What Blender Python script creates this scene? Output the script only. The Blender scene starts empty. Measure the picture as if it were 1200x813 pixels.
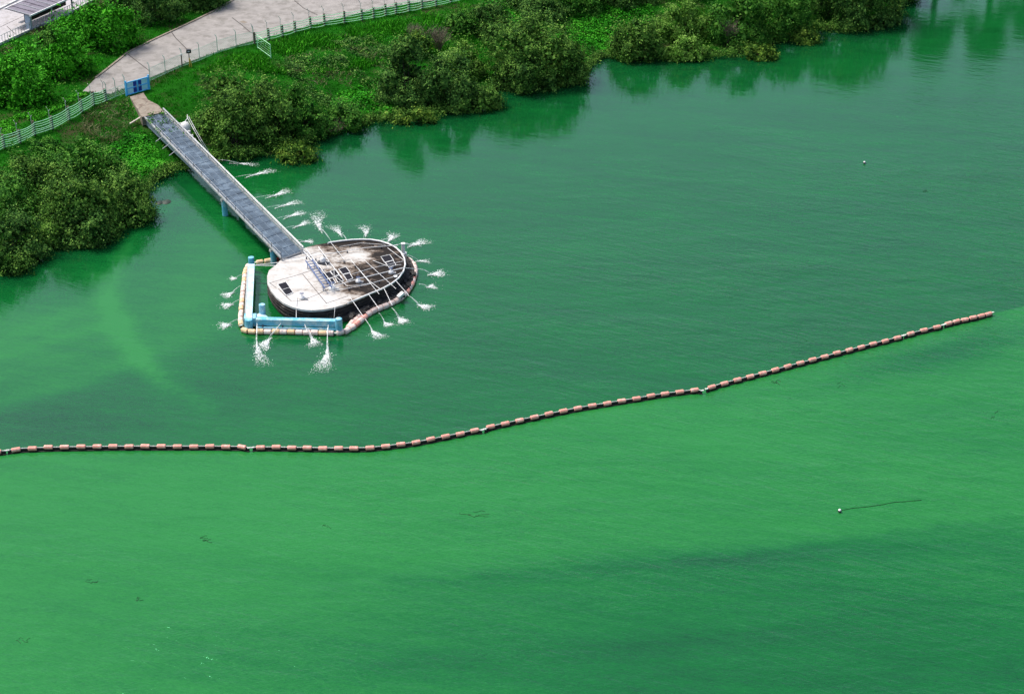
import bpy, math, random
import numpy as np
from mathutils import Vector, Matrix
R = math.radians
scene = bpy.context.scene
col = scene.collection
random.seed(7)
RNG = np.random.default_rng(11)

# ------------------------------------------------------------ camera
F, PITCH, HC = 2300.0, R(28.0), 72.0
cam_d = bpy.data.cameras.new('camera'); cam = bpy.data.objects.new('camera', cam_d); col.objects.link(cam)
cam.location = (0, 0, HC); cam.rotation_euler = (R(90) - PITCH, 0, 0)
cam_d.sensor_width = 36.0; cam_d.lens = F / 1200 * 36; cam_d.clip_start = 1; cam_d.clip_end = 12000
scene.camera = cam
scene.render.resolution_x, scene.render.resolution_y = 1024, 693
# ------------------------------------------------------------ sky, sun, exposure
SUN_EL, SUN_AZ = R(60), R(-62)          # azimuth from +Y, clockwise seen from above
w = bpy.data.worlds.new('World'); scene.world = w; w.use_nodes = True
wn = w.node_tree; bg = wn.nodes['Background']
sky = wn.nodes.new('ShaderNodeTexSky'); sky.sky_type = 'NISHITA'; sky.sun_disc = False
sky.sun_elevation = SUN_EL; sky.sun_rotation = SUN_AZ; sky.altitude = 0
sky.air_density = 1.0; sky.dust_density = 4.0; sky.ozone_density = 1.0
wn.links.new(sky.outputs[0], bg.inputs[0]); bg.inputs[1].default_value = 0.15
sd = bpy.data.lights.new('sun', 'SUN'); sd.energy = 2.5; sd.angle = R(12); sd.color = (1, .965, .9)
sun = bpy.data.objects.new('sun', sd); col.objects.link(sun)
sdir = Vector((math.sin(SUN_AZ) * math.cos(SUN_EL), math.cos(SUN_AZ) * math.cos(SUN_EL), math.sin(SUN_EL)))
sun.rotation_euler = sdir.to_track_quat('Z', 'Y').to_euler(); sun.location = (0, 150, 120)
vs = scene.view_settings; vs.view_transform = 'Standard'; vs.look = 'None'; vs.gamma = 1.0; vs.exposure = 0.42

# ------------------------------------------------------------ survey helpers: where a point of the place lies
cp, sp = math.cos(PITCH), math.sin(PITCH)
def G(px, py, z=0.0):
    """point of the place at height z that is seen at (px, py) of the photograph"""
    px = np.asarray(px, float); py = np.asarray(py, float)
    xc = (px - 600) / F; yc = -(py - 406.5) / F
    dx, dy, dz = xc, cp + yc * sp, -sp + yc * cp
    t = (z - HC) / dz
    return np.stack([dx * t, dy * t, z + 0 * t], -1)
def PX(x, y, z=0.0):
    dz = z - HC; zz = y * cp - dz * sp
    return 600 + F * x / zz, 406.5 - F * (y * sp + dz * cp) / zz
def pxm(py, z=0.0):
    p = G(600, py, z); return F / (p[1] * cp + (HC - z) * sp)

SHORE = [(-700, 420), (-300, 400), (-60, 330), (0, 305), (60, 285), (120, 262), (165, 235), (178, 214), (196, 204), (222, 196), (250, 186), (300, 184),
         (345, 178), (375, 158), (420, 146), (455, 140), (520, 134), (556, 118), (580, 104), (620, 102), (665, 100), (684, 84),
         (700, 68), (722, 66), (790, 68), (860, 66), (900, 52), (950, 36), (1010, 36), (1046, 18), (1062, -10), (1085, -50), (1130, -66), (1250, -72), (1500, -92), (2600, -120)]
SH = np.array([G(a, b)[:2] for a, b in SHORE])
LANDP = np.vstack([SH, [[5000, 4000], [5000, 9000], [-9000, 9000], [-9000, 300]]])
def seg_dist(P, L):
    d = np.full(len(P), 1e9)
    for a, b in zip(L[:-1], L[1:]):
        ab = b - a; t = np.clip(((P - a) @ ab) / (ab @ ab), 0, 1)
        d = np.minimum(d, np.hypot(*(P - a - t[:, None] * ab).T))
    return d
def inside(P, poly):
    x, y = P[:, 0], P[:, 1]; r = np.zeros(len(P), bool); n = len(poly)
    for i in range(n):
        x1, y1 = poly[i]; x2, y2 = poly[(i + 1) % n]
        c = ((y1 > y) != (y2 > y)); xi = (x2 - x1) * (y - y1) / ((y2 - y1) if y2 != y1 else 1e-9) + x1
        r ^= c & (x < xi)
    return r
def hfun(P):
    P = np.atleast_2d(P).astype(float)
    d = seg_dist(P, SH); d = np.where(inside(P, LANDP), d, -d)
    s = np.clip((d - 1) / 14, 0, 1); s = s * s * (3 - 2 * s)
    up = 0.45 * np.clip(d / 0.9, 0, 1) + 2.05 * s
    bump = .12 * np.sin(P[:, 0] * .9 + 1.3 * np.sin(P[:, 1] * .7)) * np.sin(P[:, 1] * 1.1) * np.clip(d / 2, 0, 1) * (1 - s)
    return np.where(d > 0, up + bump, np.maximum(-3, d * .9))
def T(px, py):
    """the point of the ground seen at (px, py)"""
    px = np.atleast_1d(np.asarray(px, float)); py = np.atleast_1d(np.asarray(py, float))
    z = np.full(len(px), 2.4)
    for _ in range(14):
        P = G(px, py, z); z = .5 * z + .5 * hfun(P[:, :2])
    P = G(px, py, z); P[:, 2] = hfun(P[:, :2]); return P
def T1(px, py): return Vector(T(px, py)[0])
def V(px, py, z=0.0): return Vector(G(px, py, z).tolist())

# ------------------------------------------------------------ mesh helpers
def finish(name, me, mat, parent=None, kind=None, label=None, cat=None, group=None):
    o = bpy.data.objects.new(name, me); col.objects.link(o)
    if mat: me.materials.append(mat)
    if parent: o.parent = parent
    if kind: o['kind'] = kind
    if label: o['label'] = label
    if cat: o['category'] = cat
    if group: o['group'] = group
    return o
def thing(name, label, cat, loc=(0, 0, 0), group=None):
    o = bpy.data.objects.new(name, None); col.objects.link(o); o.empty_display_size = .3
    o.location = loc; o['label'] = label; o['category'] = cat
    if group: o['group'] = group
    return o
class MB:
    def __init__(s): s.v = []; s.f = []
    def add(s, vs_, fs):
        n = len(s.v); s.v += [tuple(v) for v in vs_]; s.f += [tuple(n + i for i in f) for f in fs]; return s
    def obox(s, c, ax, ay, az):
        c = Vector(c); ax, ay, az = Vector(ax), Vector(ay), Vector(az)
        vs_ = [c + sx * ax + sy * ay + sz * az for sz in (-1, 1) for sx, sy in ((-1, -1), (1, -1), (1, 1), (-1, 1))]
        return s.add(vs_, [(3, 2, 1, 0), (4, 5, 6, 7), (0, 1, 5, 4), (1, 2, 6, 5), (2, 3, 7, 6), (3, 0, 4, 7)])
    def box(s, c, size, rz=0):
        ca, sa = math.cos(rz), math.sin(rz)
        return s.obox(c, (ca * size[0] / 2, sa * size[0] / 2, 0), (-sa * size[1] / 2, ca * size[1] / 2, 0), (0, 0, size[2] / 2))
    def beam(s, a, b, wd, ht):           # box from a to b, width wd, height ht
        a, b = Vector(a), Vector(b); d = b - a; L = d.length; d.normalize()
        side = d.cross(Vector((0, 0, 1)))
        side = side.normalized() if side.length > 1e-4 else Vector((1, 0, 0))
        up = side.cross(d)
        return s.obox((a + b) / 2, d * L / 2, side * wd / 2, up * ht / 2)
    def tube(s, pts, r, n=6, cap=True):
        pts = [Vector([float(x) for x in p]) for p in pts]; rs = [float(x) for x in r] if isinstance(r, (list, tuple)) else [r] * len(pts)
        base = len(s.v); k = len(pts)
        for i, p in enumerate(pts):
            d = (pts[min(i + 1, k - 1)] - pts[max(i - 1, 0)]).normalized()
            ref = Vector((0, 0, 1)) if abs(d.z) < .9 else Vector((1, 0, 0))
            u = d.cross(ref).normalized(); v = d.cross(u)
            for j in range(n):
                a = 2 * math.pi * j / n; s.v.append(tuple(p + rs[i] * (math.cos(a) * u + math.sin(a) * v)))
        for i in range(k - 1):
            for j in range(n):
                a = base + i * n + j; b = base + i * n + (j + 1) % n; s.f.append((a, b, b + n, a + n))
        if cap:
            s.f.append(tuple(base + j for j in range(n))); s.f.append(tuple(base + (k - 1) * n + j for j in range(n - 1, -1, -1)))
        return s
    def prism(s, top, z0):               # top: list of 3-D points (counter-clockwise), straight sides down to z0
        n = len(top); b = len(s.v)
        s.v += [tuple(p) for p in top] + [(p[0], p[1], z0) for p in top]
        s.f.append(tuple(b + i for i in range(n))); s.f.append(tuple(b + n + i for i in range(n - 1, -1, -1)))
        for i in range(n):
            j = (i + 1) % n; s.f.append((b + i, b + n + i, b + n + j, b + j))
        return s
    def lathe(s, c, prof, n=12):         # prof: (r, z)
        b = len(s.v); c = Vector(c)
        for r, z in prof:
            for j in range(n):
                a = 2 * math.pi * j / n; s.v.append((c.x + r * math.cos(a), c.y + r * math.sin(a), c.z + z))
        for i in range(len(prof) - 1):
            for j in range(n):
                a0 = b + i * n + j; a1 = b + i * n + (j + 1) % n; s.f.append((a0, a1, a1 + n, a0 + n))
        s.f.append(tuple(b + j for j in range(n - 1, -1, -1))); s.f.append(tuple(b + (len(prof) - 1) * n + j for j in range(n)))
        return s
    def build(s, name, mat, parent=None, smooth=False, **kw):
        off = Vector(parent_loc(parent))
        me = bpy.data.meshes.new(name); me.from_pydata([tuple(Vector(v) - off) for v in s.v], [], s.f)
        me.validate(); me.update()
        if smooth: me.polygons.foreach_set('use_smooth', [True] * len(me.polygons))
        return finish(name, me, mat, parent, **kw)
def parent_loc(p):
    l = Vector((0, 0, 0))
    while p: l += p.location; p = p.parent
    return l
def fast_quads(name, Vv, mat, parent=None, **kw):   # Vv: (n,4,3)
    n = len(Vv); me = bpy.data.meshes.new(name)
    off = np.array(parent_loc(parent))
    me.vertices.add(n * 4); me.vertices.foreach_set('co', (Vv.reshape(-1, 3) - off).astype(np.float32).ravel())
    me.loops.add(n * 4); me.loops.foreach_set('vertex_index', np.arange(n * 4, dtype=np.int32))
    me.polygons.add(n); me.polygons.foreach_set('loop_start', np.arange(0, n * 4, 4, dtype=np.int32))
    me.update(calc_edges=True)
    return finish(name, me, mat, parent, **kw)
def unit(a): return a / (np.linalg.norm(a, axis=-1, keepdims=True) + 1e-9)
def leaf_quads(P, N, size, rng, asp=.55):
    """diamond leaves at P facing N"""
    n = len(P); r = rng.normal(size=(n, 3)); u = unit(np.cross(N, r)); v = np.cross(N, u)
    s = (size * rng.uniform(.6, 1.3, n))[:, None] if np.isscalar(size) else size[:, None]
    return np.stack([P - u * s * .5, P + v * s * asp * .5 + N * s * .06, P + u * s * .5, P - v * s * asp * .5 + N * s * .06], 1)

# ------------------------------------------------------------ materials
def mat(name, color, rough=.7, var=.12, scale=3.0, spec=.4, metal=0.0, bump=0.0, dirt=None, dirt_amt=.5, dirt_scale=1.2, trans=0):
    m = bpy.data.materials.new(name); m.use_nodes = True; nt = m.node_tree; N = nt.nodes; L = nt.links
    b = N['Principled BSDF']; b.inputs['Roughness'].default_value = rough; b.inputs['Specular IOR Level'].default_value = spec
    b.inputs['Metallic'].default_value = metal
    tc = N.new('ShaderNodeTexCoord'); nz = N.new('ShaderNodeTexNoise'); nz.inputs['Scale'].default_value = scale; nz.inputs['Detail'].default_value = 6
    geo = N.new('ShaderNodeNewGeometry')
    L.new(geo.outputs['Position'], nz.inputs['Vector'])
    rp = N.new('ShaderNodeValToRGB'); c = color
    rp.color_ramp.elements[0].position = .3; rp.color_ramp.elements[1].position = .7
    rp.color_ramp.elements[0].color = (*[x * (1 - var) for x in c], 1); rp.color_ramp.elements[1].color = (*[min(1, x * (1 + var)) for x in c], 1)
    L.new(nz.outputs['Fac'], rp.inputs[0]); out = rp.outputs[0]
    if dirt:
        n2 = N.new('ShaderNodeTexNoise'); n2.inputs['Scale'].default_value = dirt_scale; n2.inputs['Detail'].default_value = 8; n2.inputs['Roughness'].default_value = .7
        L.new(geo.outputs['Position'], n2.inputs['Vector'])
        r2 = N.new('ShaderNodeValToRGB'); r2.color_ramp.elements[0].position = .62 - dirt_amt * .3; r2.color_ramp.elements[1].position = .72 - dirt_amt * .2
        L.new(n2.outputs['Fac'], r2.inputs[0])
        mx = N.new('ShaderNodeMixRGB'); L.new(r2.outputs[0], mx.inputs[0]); L.new(out, mx.inputs[1]); mx.inputs[2].default_value = (*dirt, 1); out = mx.outputs[0]
    L.new(out, b.inputs['Base Color'])
    if bump:
        bp = N.new('ShaderNodeBump'); bp.inputs['Strength'].default_value = bump; bp.inputs['Distance'].default_value = .03
        L.new(nz.outputs['Fac'], bp.inputs['Height']); L.new(bp.outputs[0], b.inputs['Normal'])
    return m
def leafmat(name, cols, scale=1.3, rough=.6, spec=.04, tr=.08):
    """cols: list of colours met from leaf to leaf"""
    m = bpy.data.materials.new(name); m.use_nodes = True; nt = m.node_tree; N = nt.nodes; L = nt.links
    b = N['Principled BSDF']; b.inputs['Roughness'].default_value = rough; b.inputs['Specular IOR Level'].default_value = spec
    geo = N.new('ShaderNodeNewGeometry'); nz = N.new('ShaderNodeTexNoise'); nz.inputs['Scale'].default_value = scale; nz.inputs['Detail'].default_value = 3
    L.new(geo.outputs['Position'], nz.inputs['Vector'])
    a = N.new('ShaderNodeMath'); a.operation = 'MULTIPLY_ADD'; a.inputs[1].default_value = 2.2; a.inputs[2].default_value = -.85
    L.new(nz.outputs['Fac'], a.inputs[0])
    s = N.new('ShaderNodeMath'); s.operation = 'MULTIPLY_ADD'; s.inputs[1].default_value = .55
    L.new(geo.outputs['Random Per Island'], s.inputs[0]); L.new(a.outputs[0], s.inputs[2])
    rp = N.new('ShaderNodeValToRGB'); e = rp.color_ramp.elements
    while len(e) < len(cols): e.new(.5)
    for i, c in enumerate(cols): e[i].position = .05 + .9 * i / (len(cols) - 1); e[i].color = (*c, 1)
    L.new(s.outputs[0], rp.inputs[0]); L.new(rp.outputs[0], b.inputs['Base Color'])
    t = N.new('ShaderNodeBsdfTranslucent'); L.new(rp.outputs[0], t.inputs[0])
    mx = N.new('ShaderNodeMixShader'); mx.inputs[0].default_value = tr
    L.new(b.outputs[0], mx.inputs[1]); L.new(t.outputs[0], mx.inputs[2]); L.new(mx.outputs[0], N['Material Output'].inputs[0])
    return m
M = {}
M['olive'] = leafmat('leaf_olive', [(.012, .042, .008), (.034, .10, .014), (.085, .21, .028), (.21, .38, .065)])
M['bright'] = leafmat('leaf_bright', [(.010, .08, .004), (.022, .17, .006), (.05, .30, .010), (.12, .5, .03)], scale=5)
M['dark'] = leafmat('leaf_dark', [(.010, .038, .009), (.028, .09, .016), (.07, .18, .03), (.17, .32, .06)])
M['mid'] = leafmat('leaf_mid', [(.010, .05, .007), (.024, .11, .012), (.06, .20, .02), (.15, .34, .05)])
M['lime'] = leafmat('leaf_lime', [(.03, .10, .012), (.07, .19, .02), (.14, .30, .04), (.26, .44, .09)])
M['yellow'] = leafmat('leaf_yellow', [(.014, .05, .008), (.04, .11, .014), (.10, .21, .025), (.24, .36, .05)])
M['grass'] = leafmat('grass_blades', [(.008, .10, .003), (.012, .15, .004), (.018, .21, .006), (.035, .27, .01)], scale=.5, spec=.0, tr=.3)
M['weed'] = leafmat('weed_leaves', [(.012, .10, .006), (.022, .20, .008), (.04, .30, .012), (.1, .42, .03)], scale=.5)
M['dry'] = leafmat('dry_stems', [(.04, .045, .015), (.09, .095, .035), (.16, .165, .07), (.27, .27, .14)], scale=.8)
M['twig'] = mat('bare_twigs', (.2, .165, .11), .8, .3, 5)
M['bark'] = mat('bark', (.035, .028, .02), .9, .3, 6, bump=.5)
M['concrete_road'] = mat('road_concrete', (.30, .28, .26), .9, .14, 1.1, spec=.15, dirt=(.215, .20, .18), dirt_amt=.42, dirt_scale=.9, bump=.2)
M['lot'] = mat('lot_concrete', (.44, .42, .425), .85, .08, .8, dirt=(.33, .31, .3), dirt_amt=.4, bump=.2)
M['apron'] = mat('ramp_concrete', (.27, .23, .18), .9, .15, 2.5, dirt=(.16, .12, .09), dirt_amt=.45, bump=.4)
M['joint'] = mat('joint_tar', (.07, .06, .055), .9)
M['kerb'] = mat('kerb_paint', (.62, .62, .6), .8, .1, 2, dirt=(.3, .3, .27))
M['post'] = mat('weathered_post', (.13, .10, .075), .85, .3, 4)
M['rail'] = mat('pale_green_rail', (.45, .85, .50), .5, .1, 3)
M['meshfence'] = mat('green_wire', (.34, .55, .42), .5)
M['arm'] = mat('galvanised_arm', (.5, .52, .5), .5, .1, 3, metal=.2)
M['blue'] = mat('gate_light_blue', (.10, .52, .95), .45, .1, 2)
M['paleblue'] = mat('gate_pale_panel', (.4, .78, .95), .5, .15, 3)
M['deepblue'] = mat('gate_deep_blue', (.015, .05, .34), .5, .15, 2)
M['cyan'] = mat('pontoon_blue_paint', (.13, .46, .62), .5, .1, 1.5, dirt=(.45, .62, .66), dirt_amt=.45, dirt_scale=1.1)
M['cyanpale'] = mat('sunbleached_blue_paint', (.42, .66, .74), .55, .1, 1.5, dirt=(.65, .7, .7), dirt_amt=.5)
M['deck'] = mat('grating_panel', (.08, .115, .155), .7, .3, 1.2, spec=.2, metal=.0, dirt=(.15, .2, .25), dirt_amt=.35, bump=.3)
M['grid'] = mat('panel_bearer_paint', (.24, .30, .36), .5)
M['steel'] = mat('pale_painted_steel', (.42, .43, .43), .5, .1, 2, dirt=(.3, .27, .24), dirt_amt=.25)
M['darksteel'] = mat('dark_steel', (.06, .065, .08), .5, .2, 2, metal=.3)
M['white'] = mat('white_pipe_paint', (.78, .78, .76), .45, .05, 2, dirt=(.5, .48, .44), dirt_amt=.2)
M['hatch'] = mat('hatch_grating', (.022, .022, .028), .9, .35, 8, spec=.08, bump=.4)
M['ladder'] = mat('blue_steel_frame', (.10, .15, .30), .5, .2, 3)
M['hull'] = mat('blackened_hull_side', (.035, .03, .028), .8, .5, 1.6, dirt=(.2, .18, .16), dirt_amt=.18, dirt_scale=2.5, bump=.6)
M['rubble'] = mat('dark_wet_ledge', (.03, .028, .026), .8, .5, 2.5, dirt=(.22, .2, .18), dirt_amt=.15, dirt_scale=3, bump=.8)
M['pink'] = mat('salmon_float', (.85, .36, .28), .5, .12, 3, dirt=(.85, .58, .5), dirt_amt=.3, dirt_scale=3)
M['pinkpale'] = mat('faded_pink_float', (.85, .64, .56), .55, .12, 3, dirt=(.75, .7, .64), dirt_amt=.4, dirt_scale=3)
M['orange'] = mat('orange_yellow_float', (.85, .58, .33), .5, .15, 3, dirt=(.75, .6, .45), dirt_amt=.3, dirt_scale=3)
M['red'] = mat('red_float', (.5, .06, .035), .5, .15, 3)
M['skirt'] = mat('black_boom_skirt', (.012, .014, .012), .6, .3, 3)
M['rope'] = mat('pale_rope', (.8, .8, .72), .8, .2, 5)
M['foam'] = mat('white_water', (.93, .96, .95), .6, .03, 5, spec=.3)
def thin(m, lo, hi, sc):
    nt = m.node_tree; N = nt.nodes; t = N.new('ShaderNodeBsdfTransparent'); mx = N.new('ShaderNodeMixShader'); geo = N.new('ShaderNodeNewGeometry'); nz = N.new('ShaderNodeTexNoise'); nz.inputs['Scale'].default_value = sc; mr = N.new('ShaderNodeMapRange')
    mr.inputs[1].default_value = .35; mr.inputs[2].default_value = .65; mr.inputs[3].default_value = lo; mr.inputs[4].default_value = hi
    nt.links.new(geo.outputs['Position'], nz.inputs['Vector']); nt.links.new(nz.outputs['Fac'], mr.inputs[0]); nt.links.new(mr.outputs[0], mx.inputs[0]); nt.links.new(N['Principled BSDF'].outputs[0], mx.inputs[2]); nt.links.new(t.outputs[0], mx.inputs[1]); nt.links.new(mx.outputs[0], N['Material Output'].inputs[0])
thin(M['foam'], .08, .9, 4.5)
M['stream'] = mat('airy_water_stream', (.93, .96, .95), .5, .03, 5, spec=.3); thin(M['stream'], .12, .5, 4)
M['roof'] = mat('purple_grey_roof_sheet', (.2, .18, .215), .55, .1, 2, dirt=(.12, .1, .12), dirt_amt=.35)
M['bluewall'] = mat('blue_grey_wall', (.3, .38, .48), .6, .1, 3)
M['black'] = mat('black_box_and_shade', (.015, .015, .016), .4)
M['yellowpost'] = mat('yellow_post_paint', (.65, .42, .06), .5, .15, 6)
M['buoy'] = mat('white_buoy', (.85, .83, .8), .4)
M['darkweed'] = mat('sodden_driftweed', (.008, .03, .014), .7, .4, 8)
M['rock'] = mat('wet_rock', (.03, .05, .035), .6, .3, 3, bump=.5)
M['plank'] = mat('bleached_wood', (.5, .45, .38), .8, .2, 6)

# platform top: pale slab that is black with growth towards its river end
def platform_mat():
    m = bpy.data.materials.new('stained_slab'); m.use_nodes = True; nt = m.node_tree; N = nt.nodes; L = nt.links
    b = N['Principled BSDF']; b.inputs['Roughness'].default_value = .9; b.inputs['Specular IOR Level'].default_value = .15
    geo = N.new('ShaderNodeNewGeometry'); at = N.new('ShaderNodeAttribute'); at.attribute_name = 'stain'
    def noise(sc, det, rg=.6, stretch=None):
        n = N.new('ShaderNodeTexNoise'); n.inputs['Scale'].default_value = sc; n.inputs['Detail'].default_value = det; n.inputs['Roughness'].default_value = rg
        if stretch:
            mp = N.new('ShaderNodeMapping'); mp.inputs['Scale'].default_value = stretch; mp.inputs['Rotation'].default_value = (0, 0, R(-25))
            L.new(geo.outputs['Position'], mp.inputs[0]); L.new(mp.outputs[0], n.inputs['Vector'])
        else: L.new(geo.outputs['Position'], n.inputs['Vector'])
        return n.outputs['Fac']
    def math_(op, a, b_=None, c=None):
        n = N.new('ShaderNodeMath'); n.operation = op
        for i, x in enumerate((a, b_, c)):
            if x is None: continue
            if isinstance(x, (int, float)): n.inputs[i].default_value = x
            else: L.new(x, n.inputs[i])
        return n.outputs[0]
    big = noise(.8, 10, .8, (.7, 1.3, 1)); fine = noise(3.5, 8, .8)
    s = math_('ADD', math_('MULTIPLY_ADD', at.outputs['Fac'], .42, -.09), big)
    s = math_('ADD', s, math_('MULTIPLY_ADD', fine, .45, -.17))
    rp = N.new('ShaderNodeValToRGB'); e = rp.color_ramp.elements; e.new(.5); e.new(.6)
    for i, (p, c) in enumerate([(.36, (.62, .605, .58)), (.54, (.47, .445, .41)), (.67, (.17, .13, .10)), (.76, (.022, .018, .016))]):
        e[i].position = p; e[i].color = (*c, 1)
    L.new(s, rp.inputs[0]); L.new(rp.outputs[0], b.inputs['Base Color'])
    bp = N.new('ShaderNodeBump'); bp.inputs['Strength'].default_value = .3; bp.inputs['Distance'].default_value = .03; L.new(big, bp.inputs['Height']); L.new(bp.outputs[0], b.inputs['Normal'])
    return m
M['slab'] = platform_mat()

def soil_mat():
    m = mat('bank_soil', (.010, .085, .005), .95, .4, .5, spec=.02, dirt=(.045, .05, .02), dirt_amt=.38, dirt_scale=.3, bump=.3); return m
M['soil'] = soil_mat()

# ------------------------------------------------------------ water
def grid_axis(lo, hi, step, far):
    a = list(np.arange(lo, hi + .01, step)); s = step; x = hi; y = lo; L_, H_ = [], []
    while x < far: s *= 1.6; x += s; H_.append(x)
    s = step
    while y > -far: s *= 1.6; y -= s; L_.append(y)
    return np.array(L_[::-1] + a + H_)
def grid_mesh(name, xs, ys, z, keep=None):
    X, Y = np.meshgrid(xs, ys); nx, ny = len(xs), len(ys)
    P = np.stack([X.ravel(), Y.ravel()], 1); Z = z(P)
    i = np.arange(nx - 1)[None, :] + nx * np.arange(ny - 1)[:, None]; i = i.ravel()
    Q = np.stack([i, i + 1, i + 1 + nx, i + nx], 1)
    if keep is not None: Q = Q[keep(P)[Q].any(1)]
    me = bpy.data.meshes.new(name); me.vertices.add(len(P)); me.vertices.foreach_set('co', np.column_stack([P, Z]).astype(np.float32).ravel())
    me.loops.add(Q.size); me.loops.foreach_set('vertex_index', Q.astype(np.int32).ravel())
    me.polygons.add(len(Q)); me.polygons.foreach_set('loop_start', np.arange(0, Q.size, 4, dtype=np.int32))
    me.polygons.foreach_set('use_smooth', np.ones(len(Q), bool)); me.update(calc_edges=True); return me, P
BOOM = [(-60, 530), (5, 528.5), (20, 526), (38, 525), (70, 524), (150, 523), (250, 523), (283, 523.5), (292, 525), (302, 524), (320, 524), (357, 524.6), (395, 525.3), (431, 524.8),
        (449, 523), (467, 520.8), (485, 518.5), (503, 515.2), (521, 511.5), (538, 508), (556, 504.3), (566, 504), (575, 500), (592, 496), (626, 488.5), (677, 478), (729, 469.5),
        (780, 461), (815, 456.8), (824, 458), (833, 453.5), (849, 448.8), (913, 432), (990, 411.5), (1052, 395.5), (1069, 390.3), (1099, 383), (1112, 379), (1128, 375), (1143, 372), (1162, 366.5)]
BW = np.array([G(a, b + 1.0)[:2] for a, b in BOOM])
def smooth01(x): x = np.clip(x, 0, 1); return x * x * (3 - 2 * x)
def water():
    me, P = grid_mesh('river', grid_axis(-70, 80, .8, 4000), grid_axis(70, 250, .8, 4000), lambda P: np.zeros(len(P)))
    ext = np.vstack([G(-900, 560)[:2], BW, G(1230, 352)[:2], G(1700, 300)[:2], [4500, 1500]])
    d = seg_dist(P, ext)
    south = inside(P, np.vstack([ext, [[4500, -9000], [-9000, -9000], [-9000, 150]]]))
    sd_ = np.where(south, d, -d)
    zz = P[:, 1] * cp + HC * sp; ok = zz > 20
    px = np.where(ok, 600 + F * P[:, 0] / np.maximum(zz, 20), 600); py = np.where(ok, 406.5 - F * (P[:, 1] * sp - HC * cp) / np.maximum(zz, 20), 1200)
    def blob(cx, cy, rx, ry, ang=0):
        a = R(ang); u = ((px - cx) * math.cos(a) + (py - cy) * math.sin(a)) / rx; v = (-(px - cx) * math.sin(a) + (py - cy) * math.cos(a)) / ry
        return np.exp(-(u * u + v * v))
    sh_ = seg_dist(P, SH)
    # algae amount (1 = thick bright scum), plus reflection dark painted along the shore
    up = .36 + .38 * blob(20, 395, 170, 45, -15) + .1 * blob(190, 300, 90, 40, -35) + .35 * blob(150, 390, 12, 80, -30) + .28 * blob(90, 440, 170, 14, -18) + .2 * blob(60, 400, 150, 8, -16) \
        - .15 * blob(110, 490, 200, 45) + .2 * blob(300, 500, 120, 20, 0) + .25 * blob(240, 330, 40, 120, 30)
    up += .1 * blob(230, 215, 50, 30) - .3 * np.exp(-(sh_ / 5.0) ** 2)  # shore term deepens the water colour where the bank's reflections fall
    lo = .86 - .36 * smooth01((py - 600) / 220) * smooth01((px - 250) / 600) - .3 * blob(820, 655, 300, 12, -3) - .15 * blob(700, 760, 300, 14, -4) - .4 * blob(1130, 410, 130, 16, -14) \
        + .1 * blob(250, 590, 350, 70) - .1 * blob(1150, 520, 180, 60) - .2 * blob(300, 770, 200, 60) - .12 * blob(1050, 700, 250, 60)
    def line(pts, wd):
        L_ = np.array([G(a, c)[:2] for a, c in pts]); return np.exp(-(seg_dist(P, L_) / wd) ** 2)
    up += .3 * line([(205, 238), (165, 262), (142, 300), (128, 345), (127, 372), (138, 395), (160, 420), (200, 452), (245, 478)], .8) + .16 * line([(0, 440), (60, 425), (130, 400)], 1.2) + .14 * line([(0, 400), (70, 372), (125, 350)], 1.0) + .14 * line([(0, 470), (90, 452), (150, 425)], .9)
    edge_ = np.vstack([G(-700, 800)[:2]] + [G(a, c)[:2] for a, c in ((100, 735), (330, 692), (480, 678), (700, 662), (860, 650), (980, 632), (1120, 612), (1250, 600), (2400, 520))] + [[4500, 700], [4500, -9000], [-9000, -9000], [-9000, 0]])
    dd_ = seg_dist(P, edge_[:10]); ins = inside(P, edge_); lo -= np.where(ins, .10 * np.exp(-dd_ / 14) + .08, 0) * (px > 300) * smooth01((px - 300) / 250)
    lo += .1 * line([(700, 470), (900, 520), (1200, 560)], 3) - .12 * line([(1165, 372), (1120, 405), (1010, 430)], 1.5) + .1 * line([(1000, 668), (1100, 690), (1220, 700)], 1.0)
    a4 = me.attributes.new('open', 'FLOAT', 'POINT'); a4.data.foreach_set('value', (.13 + .87 * smooth01((sh_ - 10) / 55)).astype(np.float32))
    a1 = me.attributes.new('algae_reflection_up', 'FLOAT', 'POINT'); a1.data.foreach_set('value', up.astype(np.float32))
    a2 = me.attributes.new('algae_lo', 'FLOAT', 'POINT'); a2.data.foreach_set('value', lo.astype(np.float32))
    a3 = me.attributes.new('side', 'FLOAT', 'POINT'); a3.data.foreach_set('value', sd_.astype(np.float32))
    m = bpy.data.materials.new('algae_water'); m.use_nodes = True; nt = m.node_tree; N = nt.nodes; L = nt.links
    b = N['Principled BSDF']; geo = N.new('ShaderNodeNewGeometry')
    def attr(n_): a = N.new('ShaderNodeAttribute'); a.attribute_name = n_; return a.outputs['Fac']
    def mth(op, a, b_=None, c=None, cl=False):
        n = N.new('ShaderNodeMath'); n.operation = op; n.use_clamp = cl
        for i, x in enumerate((a, b_, c)):
            if x is None: continue
            if isinstance(x, (int, float)): n.inputs[i].default_value = x
            else: L.new(x, n.inputs[i])
        return n.outputs[0]
    def noise(sc, det=4, rg=.55, rot=0, st=(1, 1, 1), dist=0):
        mp = N.new('ShaderNodeMapping'); mp.inputs['Rotation'].default_value = (0, 0, R(rot)); mp.inputs['Scale'].default_value = st
        # rotate first, then stretch
        mp.vector_type = 'TEXTURE' if False else 'POINT'
        r1 = N.new('ShaderNodeVectorRotate'); r1.rotation_type = 'Z_AXIS'; r1.inputs['Angle'].default_value = R(rot); mp.inputs['Rotation'].default_value = (0, 0, 0)
        L.new(geo.outputs['Position'], r1.inputs['Vector']); L.new(r1.outputs[0], mp.inputs[0])
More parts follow.
